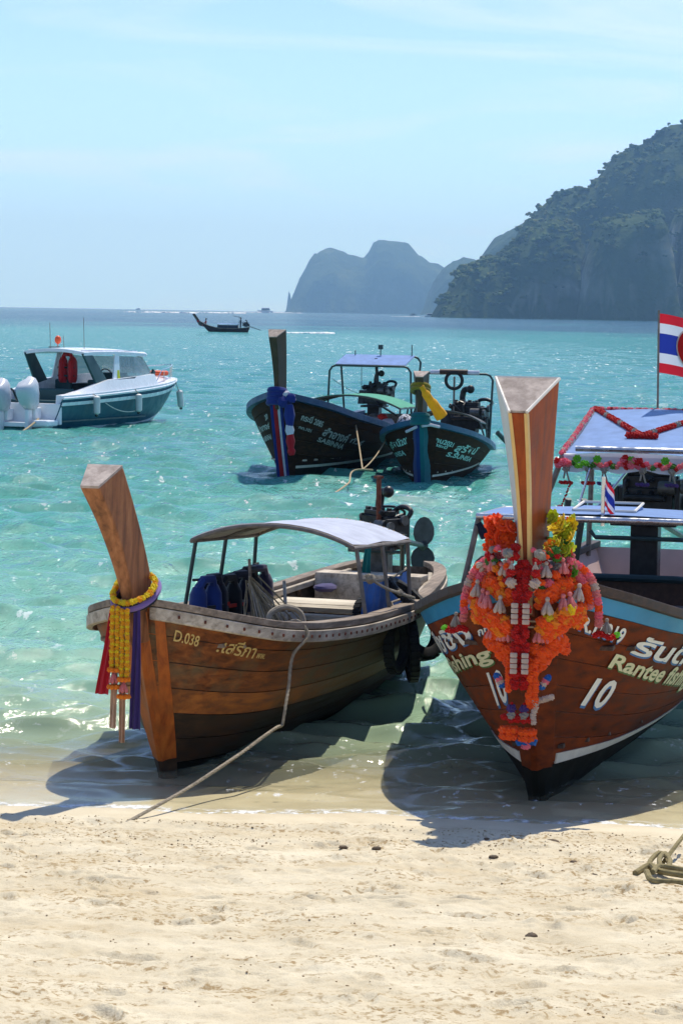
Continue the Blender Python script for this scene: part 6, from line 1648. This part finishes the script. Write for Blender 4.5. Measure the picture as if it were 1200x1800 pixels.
for y, dz in ((0.42, -0.06), (-0.42, 0.0)):
    mb = MB(); rings = []
    for z, sx, sy, ox in ((0.55, 0.16, 0.14, 0.12), (0.72, 0.30, 0.21, 0.04), (0.95, 0.36, 0.24, -0.03), (1.15, 0.36, 0.23, -0.08), (1.27, 0.28, 0.18, -0.08), (1.31, 0.12, 0.08, -0.05)):
        rings.append([Vector((-0.52 + ox + sx * math.copysign(abs(math.cos(a)) ** 0.7, math.cos(a)), y + sy * math.copysign(abs(math.sin(a)) ** 0.7, math.sin(a)), z + dz + 0.10 * math.cos(a) * (z > 1.1))) for a in np.linspace(0, 2 * math.pi, 21)[:-1]])
    mb.loft(rings); ob = mb.build("outboard_engine", cowl, SB, smooth='all')
    mb = MB(); mb.box((-0.50, y, 0.2 + dz), (0.22, 0.12, 0.7)).box((-0.22, y, 0.45 + dz), (0.3, 0.28, 0.3)); mb.build("engine_leg", white_gel, ob, bevel=0.03)
    mb = MB(); mb.box((-0.3, y, 0.62 + dz), (0.2, 0.24, 0.14)); mb.build("engine_mount", dglass, ob, bevel=0.02)
for s_ in (1, -1):
    P = [Vector((x, s_ * (sb_sec(x)[0] - 0.12), sb_sec(x)[1] + 0.42 * min(1, (x - 5.6) / 0.7))) for x in np.linspace(5.6, 8.5, 10)]
    mb = MB(); mb.tube(P, 0.014, 6)
    for p in P[3::3]: mb.tube([p, Vector((p.x, p.y, sb_sec(p.x)[1] + 0.02))], 0.011, 5)
    mb.build("bow_rail", M['steel'], SB, smooth=True)
    mb = MB(); mb.tube([(1.6, s_ * 0.8, 2.06), (4.8, s_ * 0.8, 2.02)], 0.014, 6); mb.build("roof_rail", M['steel'], top_, smooth=True)
mb = MB(); mb.box((6.4, 0, sb_sec(6.4)[1] + 0.21), (0.6, 0.55, 0.03)); mb.build("deck_hatch", dglass, SB, bevel=0.01)
mb = MB(); mb.box((4.2, -0.35, 1.25), (0.5, 0.7, 0.35)); mb.build("dashboard", dteal, SB, bevel=0.04)
mb = MB(); mb.torus((3.85, -0.35, 1.38), 0.17, 0.018, (1, 0, 0.5), 16, 6); mb.build("steering_wheel", dglass, SB, smooth=True)
for y in (0.42, -0.42):
    mb = MB(); mb.tube(fairs([(-0.35, y, 0.95), (-0.1, y * 0.8, 1.05), (0.08, y * 0.6, 0.75)], 10), 0.03, 6); mb.build("steering_hose", dglass, SB, smooth=True)
def sb_w(p): return WM(SB) @ Vector(p)
def sfender(x, label, z=0.62, lean=0.0):
    b, zg, zk = sb_sec(x); p = sb_w((x, -(b + 0.15), z))
    o = empty("fender", p, SB.rotation_euler.z, label, "fender", "fenders hung along the speedboat's side")
    mb = MB(); mb.tube([(0, 0, 0.25), (lean * .1, 0, 0.22), (lean * .3, 0, -0.2), (lean * .32, 0, -0.25)], [0.03, 0.09, 0.09, 0.03], 12); mb.build("cushion", cream, o, smooth=True)
    mb = MB(); mb.ball((lean * .32, 0, -0.26), 0.05, 8, 5); mb.build("end_cap", dglass, o, smooth=True)
    cord(o, [(0, 0, 0.24), (0, 0.12, zg - z + 0.03)], 0.01, M['rope_grey'], "lanyard")
sfender(1.6, "white fender hung nearest the outboards"); sfender(4.0, "white fender hung amidships on the teal hull"); sfender(7.6, "greyish fender hanging lowest at the speedboat's bow", 0.62, 0.5)
vest(sb_w((2.5, 0.1, 1.85)), SB.rotation_euler.z + math.pi, mat_cloth("red_nylon", lin(196, 34, 40), 0.6, 0.1), "red life jacket hanging under the speedboat's hard top", black, 1.7, 0.09)
o = empty("lifebuoy", sb_w((7.3, -0.2, 1.34)), SB.rotation_euler.z, "orange lifebuoy lying on the speedboat's foredeck", "lifebuoy")
mb = MB(); mb.torus((0, 0, 0.02), 0.22, 0.07, (0, 0, 1), 22, 8); mb.build("ring", orange_p, o, smooth=True)
o = empty("buoy_light", sb_w((2.3, 0.3, 2.2)), 0, "small red ball float on the speedboat's hard top", "float")
mb = MB(); mb.ball((0, 0, 0.12), 0.09, 10, 7, (1, 1, 1.3)).cyl((0, 0, -0.06), (0, 0, 0.05), 0.012, 6); mb.build("float_body", orange_p, o, smooth=True)
rope_thing("pale mooring rope slanting from the speedboat's transom into the water", sag(sb_w((-0.3, -0.6, 0.3)), at(30, 764, -0.02), 0.03, 8), 0.03, M['rope'], twist=False)
b_ = sb_sec(2.6)[0]; rope_thing("slack white line hanging along the speedboat's teal side", sag(sb_w((2.3, -1.17, 0.66)), sb_w((4.0, -1.17, 0.40)), 0.10, 12), 0.014, M['white_line'], twist=False)

# ================================================================== FAR BOATS AND WAKES
FB = empty("long_tail_boat", at(390, 583.5, 0.0) - Vector((1.7, 0, 0)), math.pi - 0.05, "far dark long-tail boat under way with a low blue awning", "boat", "boats far out in the bay")
HF = Hull(5.7, 1.6, [(-5.7, 0.4), (-4.7, 0.6), (-2.7, 0.75), (-0.7, 0.7), (0.6, 0.45), (1.6, 0.08)], [(-5.7, 0.75), (-3.7, 0.55), (-1.7, 0.55), (-0.1, 0.80), (0.9, 1.2), (1.6, 1.6)], keel=-0.2)
def far_hull(H, parent, mat):
    us = np.linspace(0, 1, 24); mb = MB()
    for s_ in (1, -1): mb.loft([[H.pt(u, v, s_, 0.0) for v in np.linspace(0, 1, 6)] for u in us], closed=False)
    mb.loft([[H.pt(u, 0.93, 1), H.pt(u, 0.93, -1)] for u in us], closed=False)
    mb.build("hull", mat, parent, smooth=True)
far_hull(HF, FB, M['dark_hull'])
build_rail(HF, FB, M['rail_dark'], "gunwale", 0.12, 0.08, 0, 0)
build_prow(FB, [(1.6, 0.9, 0.05, 0.9, 0.7, 0.12), (2.05, 1.7, 0.06, 1.6, 1.75, 0.13), (2.6, 2.45, 0.06, 2.25, 2.6, 0.17)], (M['dark_prow'], M['dark_prow']))
mb = MB(); mb.ball((1.75, 0.0, 1.5), 0.2, 8, 6); mb.build("prow_cloth", FM['red'], FB, smooth=True)
mb = MB(); mb.loft([[Vector((x, y, 1.12 + 0.12 * (1 - y * y))) for y in np.linspace(-0.8, 0.8, 7)] for x in (-1.1, -4.1)], closed=False); mb.build("canopy", M['canopy_blue'], FB, smooth=True)
mb = MB(); mb.box((-2.6, 0, 0.8), (3.0, 1.3, 0.42)); mb.build("awning_side", navy, FB, bevel=0.05)
for x in (-1.15, -2.6, -4.05):
    for y in (-0.76, 0.76): post(FB, (x, y, 0.5), (x, y, 1.14), 0.03, M['tube_dark'])
engine(FB, (-5.2, 0, 0.85), 0, 1.3, pipe=False)
mb = MB(); mb.tube([(-5.6, 0, 0.9), (-7.3, 0, 0.35)], 0.05, 6); mb.build("drive_shaft", M['tube_dark'], FB)
mb = MB(); mb.cyl((-4.3, 0.1, 0.6), (-4.2, 0.1, 2.2), 0.025, 6); mb.box((-3.85, 0.1, 2.25), (1.1, 0.5, 0.05), (0, -0.18, 0)); mb.build("sun_shade", M['canopy_dark'], FB)
skin_m = mat_simple("tanned_skin", lin(150, 100, 72), 0.6, scale=9, var=0.1); shirt = mat_cloth("dark_shirt", lin(46, 54, 70), trans=0); shirt2 = mat_cloth("red_shirt", lin(170, 60, 56), trans=0)
def person(B, at_p, label, joints, mat):
    """one continuous skinned figure"""
    o = empty("person", WM(B) @ Vector(at_p), B.rotation_euler.z, label, "person")
    bm = bmesh.new(); vs = [bm.verts.new(j[0]) for j in joints]
    for i, j in enumerate(joints):
        if j[1] is not None: bm.edges.new((vs[j[1]], vs[i]))
    me = bpy.data.meshes.new("body"); bm.to_mesh(me); bm.free(); me.materials.append(mat)
    b = link_mesh("body", me, o); b.modifiers.new("skin", 'SKIN'); b.modifiers.new("sub", 'SUBSURF').levels = 1; b.modifiers["sub"].render_levels = 1
    sk = me.skin_vertices[0].data
    for i, j in enumerate(joints): sk[i].radius = (j[2], j[2])
    sk[0].use_root = True
    mb = MB(); h = Vector(joints[3][0]); mb.ball(h + Vector((0, 0, 0.10)), 0.115, 10, 8, (1, 0.85, 1.15)); hd = mb.build("head", skin_m, o, smooth=True)
    mb = MB(); mb.ball(h + Vector((-0.02, 0, 0.14)), 0.12, 9, 6, (1, 0.9, 0.95)); mb.build("hair", M['rubber'], hd, smooth=True)
stand = [((0, 0, 0.9), None, 0.15), ((0, 0, 1.15), 0, 0.14), ((0, 0, 1.4), 1, 0.15), ((0.02, 0, 1.55), 2, 0.06), ((0, 0.18, 1.42), 2, 0.06), ((0.12, 0.26, 1.15), 4, 0.05), ((0.32, 0.24, 1.0), 5, 0.04), ((0, -0.18, 1.42), 2, 0.06), ((0.05, -0.26, 1.15), 7, 0.05), ((0.15, -0.22, 0.92), 8, 0.04),
         ((0, 0.1, 0.85), 0, 0.10), ((0.03, 0.11, 0.45), 10, 0.075), ((0, 0.11, 0.05), 11, 0.05), ((0, -0.1, 0.85), 0, 0.10), ((0.03, -0.11, 0.45), 13, 0.075), ((0, -0.11, 0.05), 14, 0.05)]
sit = [((0, 0, 0.15), None, 0.15), ((-0.03, 0, 0.4), 0, 0.14), ((-0.02, 0, 0.62), 1, 0.15), ((0.0, 0, 0.77), 2, 0.06), ((0, 0.18, 0.64), 2, 0.06), ((0.14, 0.24, 0.4), 4, 0.05), ((0.34, 0.18, 0.3), 5, 0.04), ((0, -0.18, 0.64), 2, 0.06), ((0.14, -0.24, 0.4), 7, 0.05), ((0.34, -0.18, 0.3), 8, 0.04),
       ((0.1, 0.1, 0.13), 0, 0.10), ((0.42, 0.12, 0.2), 10, 0.075), ((0.5, 0.12, -0.15), 11, 0.05), ((0.1, -0.1, 0.13), 0, 0.10), ((0.42, -0.12, 0.2), 13, 0.075), ((0.5, -0.12, -0.15), 14, 0.05)]
person(FB, (-4.45, 0.05, 0.35), "person standing at the far long-tail boat's engine in dark clothes", stand, shirt)
person(FB, (0.6, 0.0, 0.95), "person in a red shirt sitting in the far boat's bow", sit, shirt2)

def far_speedboat(p, rz, L, label, roof=True):
    o = empty("speedboat", p, rz, label, "speedboat", "boats far out in the bay")
    mb = MB(); rings = []
    for t in np.linspace(0, 1, 10):
        b = L * 0.14 * (1 - max(0, (t - 0.4) / 0.6) ** 2) + 0.04; zg = L * (0.10 + 0.05 * t); zk = -0.2 + L * 0.10 * max(0, (t - .5) / .5) ** 2
        rings.append([Vector((L * (t - .5), -b, zg)), Vector((L * (t - .5), -b * .8, zk)), Vector((L * (t - .5), b * .8, zk)), Vector((L * (t - .5), b, zg))])
    mb.loft(rings); mb.build("hull", white_gel if roof else M['dark_hull'], o, smooth=True)
    mb = MB(); mb.loft([[Vector((L * x, y * L * .12, L * .13)) for y in (-1, 1)] + [Vector((L * (x * .8), y * L * .10, L * .26)) for y in (1, -1)] for x in (-.3, .0, .22)]); mb.build("cabin", dglass, o, bevel=0.05)
    if roof: mb = MB(); mb.box((-L * .04, 0, L * .275), (L * .52, L * .24, L * .025)); mb.build("roof", white_gel, o, bevel=0.05)
    return o
foam_m = mat_simple("sea_foam", (0.80, 0.83, 0.84, 1), 0.9, scale=2, var=0.06, bump=0.3, bscale=8)
def wake(p, dx, L, W, label, h=0.25, n=60, seed=1, k_=1.0):
    """broken white water: many low lumps of foam"""
    random.seed(seed); mb = MB(); d = Vector((math.cos(dx), math.sin(dx), 0)); s_ = Vector((-d.y, d.x, 0))
    for k in range(n):
        t = random.random(); r = k_ * W * random.uniform(0.12, 0.3) * (1 - 0.6 * t)
        mb.ball(d * (L * (t + 0.12 * math.sin(k))) + s_ * random.gauss(0, W * 0.35 * (0.4 + t)) + Vector((0, 0, 0.02)), r, 7, 4, (1.6, 1, min(0.5, h / r)), rot=(0, 0, random.random() * 3), lump=0.3)
    o = mb.build("wake", foam_m, None, smooth=True); o.location = p; tag(o, kind='stuff')
p = at(756, 557.2, 0.0); far_speedboat(p, R(12), 10.5, "far white speedboat with dark cabin in front of the islands"); wake(p - Vector((5, 1, 0)), R(186), 26, 3.2, "", 0.8, 70, 2)
p = at(466, 549.6, 0.0); far_speedboat(p, R(170), 24, "farthest white boat throwing up spray on the horizon"); wake(p + Vector((10, 0, 0)), R(-4), 45, 9, "", 3.0, 60, 3); wake(p + Vector((-8, -10, 0)), R(180), 46, 8, "", 1.6, 60, 4)
p = at(726, 554.5, 0.0); far_speedboat(p, R(8), 9, "tiny dark boat just before the white speedboat's wake", roof=False)
p = at(936, 557.8, 0.0); far_speedboat(p, R(170), 9, "tiny white boat under the dark headland"); wake(p + Vector((4, 0, 0)), R(-3), 14, 3, "", 0.8, 30, 5)
p = at(817, 557.6, 0.0); far_speedboat(p, R(5), 8, "small pale boat close under the headland's tip"); wake(p - Vector((3, 0, 0)), R(183), 20, 3, "", 0.8, 40, 6)
p = at(243, 545.0, 0.0); far_speedboat(p, R(160), 12, "tiny boat alone on the open horizon"); wake(p + Vector((5, 0, 0)), R(-2), 26, 5, "", 1.2, 30, 7)
wake(at(575, 586.5, 0.0), R(180), 5.6, 4.5, "", 0.30, 260, 8, 0.36)
for u, v, L, W, sd in ((420, 551, 60, 9, 9), (330, 550.5, 50, 9, 10)): wake(at(u, v, 0.0), R(180), L, W, "", 0.9, 70, sd)


# ================================================================== STONES AND DEBRIS ON THE SAND
stone_m = mat_simple("dark_beach_stone", lin(92, 78, 62), 0.85, scale=30, var=0.4, bump=0.4)
bits_m = mat_simple("shell_and_wood_bits", lin(150, 126, 92), 0.9, scale=40, var=0.5, bump=0.3)
for u, v, r, lab in ((970, 1466, 0.030, "dark stone by the swash edge under the garlanded prow"), (603, 1486, 0.020, "small dark stone on the smooth wet sand"), (661, 1489, 0.021, "dark stone lying next right of the smooth-sand stone"), (855, 1458, 0.013, "little black stone in the prow's shadow"),
                     (1129, 1524, 0.028, "round dark stone nearest the rope coil"), (867, 1506, 0.022, "flat stone just below the prow's shadow tip"), (1042, 1552, 0.017, "stone on pale sand before the rope coil"), (932, 1732, 0.022, "twig-like dark scrap on the nearest sand"), (1007, 1515, 0.018, "greyish stone between swash edge and rope coil")):
    p = bz(at(u, v, 0.1)); random.seed(int(u)); mb = MB(); mb.ball((0, 0, r * 0.35), r, 9, 6, (1.3, 0.9, 0.6), lump=0.22)
    o = mb.build("stone", stone_m, None, smooth=True); o.location = p; tag(o, lab, "stone", "dark stones on the beach")
rd = np.random.RandomState(8); Vs, Fs, nv = [], [], 0
for k in range(2600):
    x = rd.uniform(-2.7, 2.7); band = rd.rand()
    tt = rd.normal(0.62, 0.07) if band < 0.16 else rd.normal(1.15, 0.15) if band < 0.42 else rd.normal(1.9, 0.25) if band < 0.58 else rd.uniform(0.5, 6.5)
    y = float(shore_y(np.array(x))) - tt
    if y < 9 or vnoise(np.array(x * 1.6), np.array(y * 3.0), 14) < 0.34: continue
    r = rd.uniform(0.0020, 0.0056) * (1.5 if rd.rand() < 0.05 else 1)
    V, F = TPL[rd.randint(6)]; a = rd.uniform(0, 6.28)
    P = V * (r * rd.uniform(0.8, 1.8), r, r * 0.7); P = np.stack([P[:, 0] * math.cos(a) - P[:, 1] * math.sin(a), P[:, 0] * math.sin(a) + P[:, 1] * math.cos(a), P[:, 2]], -1)
    i = int(np.clip(np.searchsorted(by_, y), 0, len(by_) - 1)); j = int(np.clip(np.searchsorted(bx_, x), 0, len(bx_) - 1))
    P += (x, y, BEACH_Z[i, j] + r * 0.25); Vs.append(P); Fs.append(F + nv); nv += len(P)
o = link_mesh("beach_debris", np_mesh("beach_debris", np.concatenate(Vs), np.concatenate(Fs)), None, bits_m); tag(o, kind='stuff')
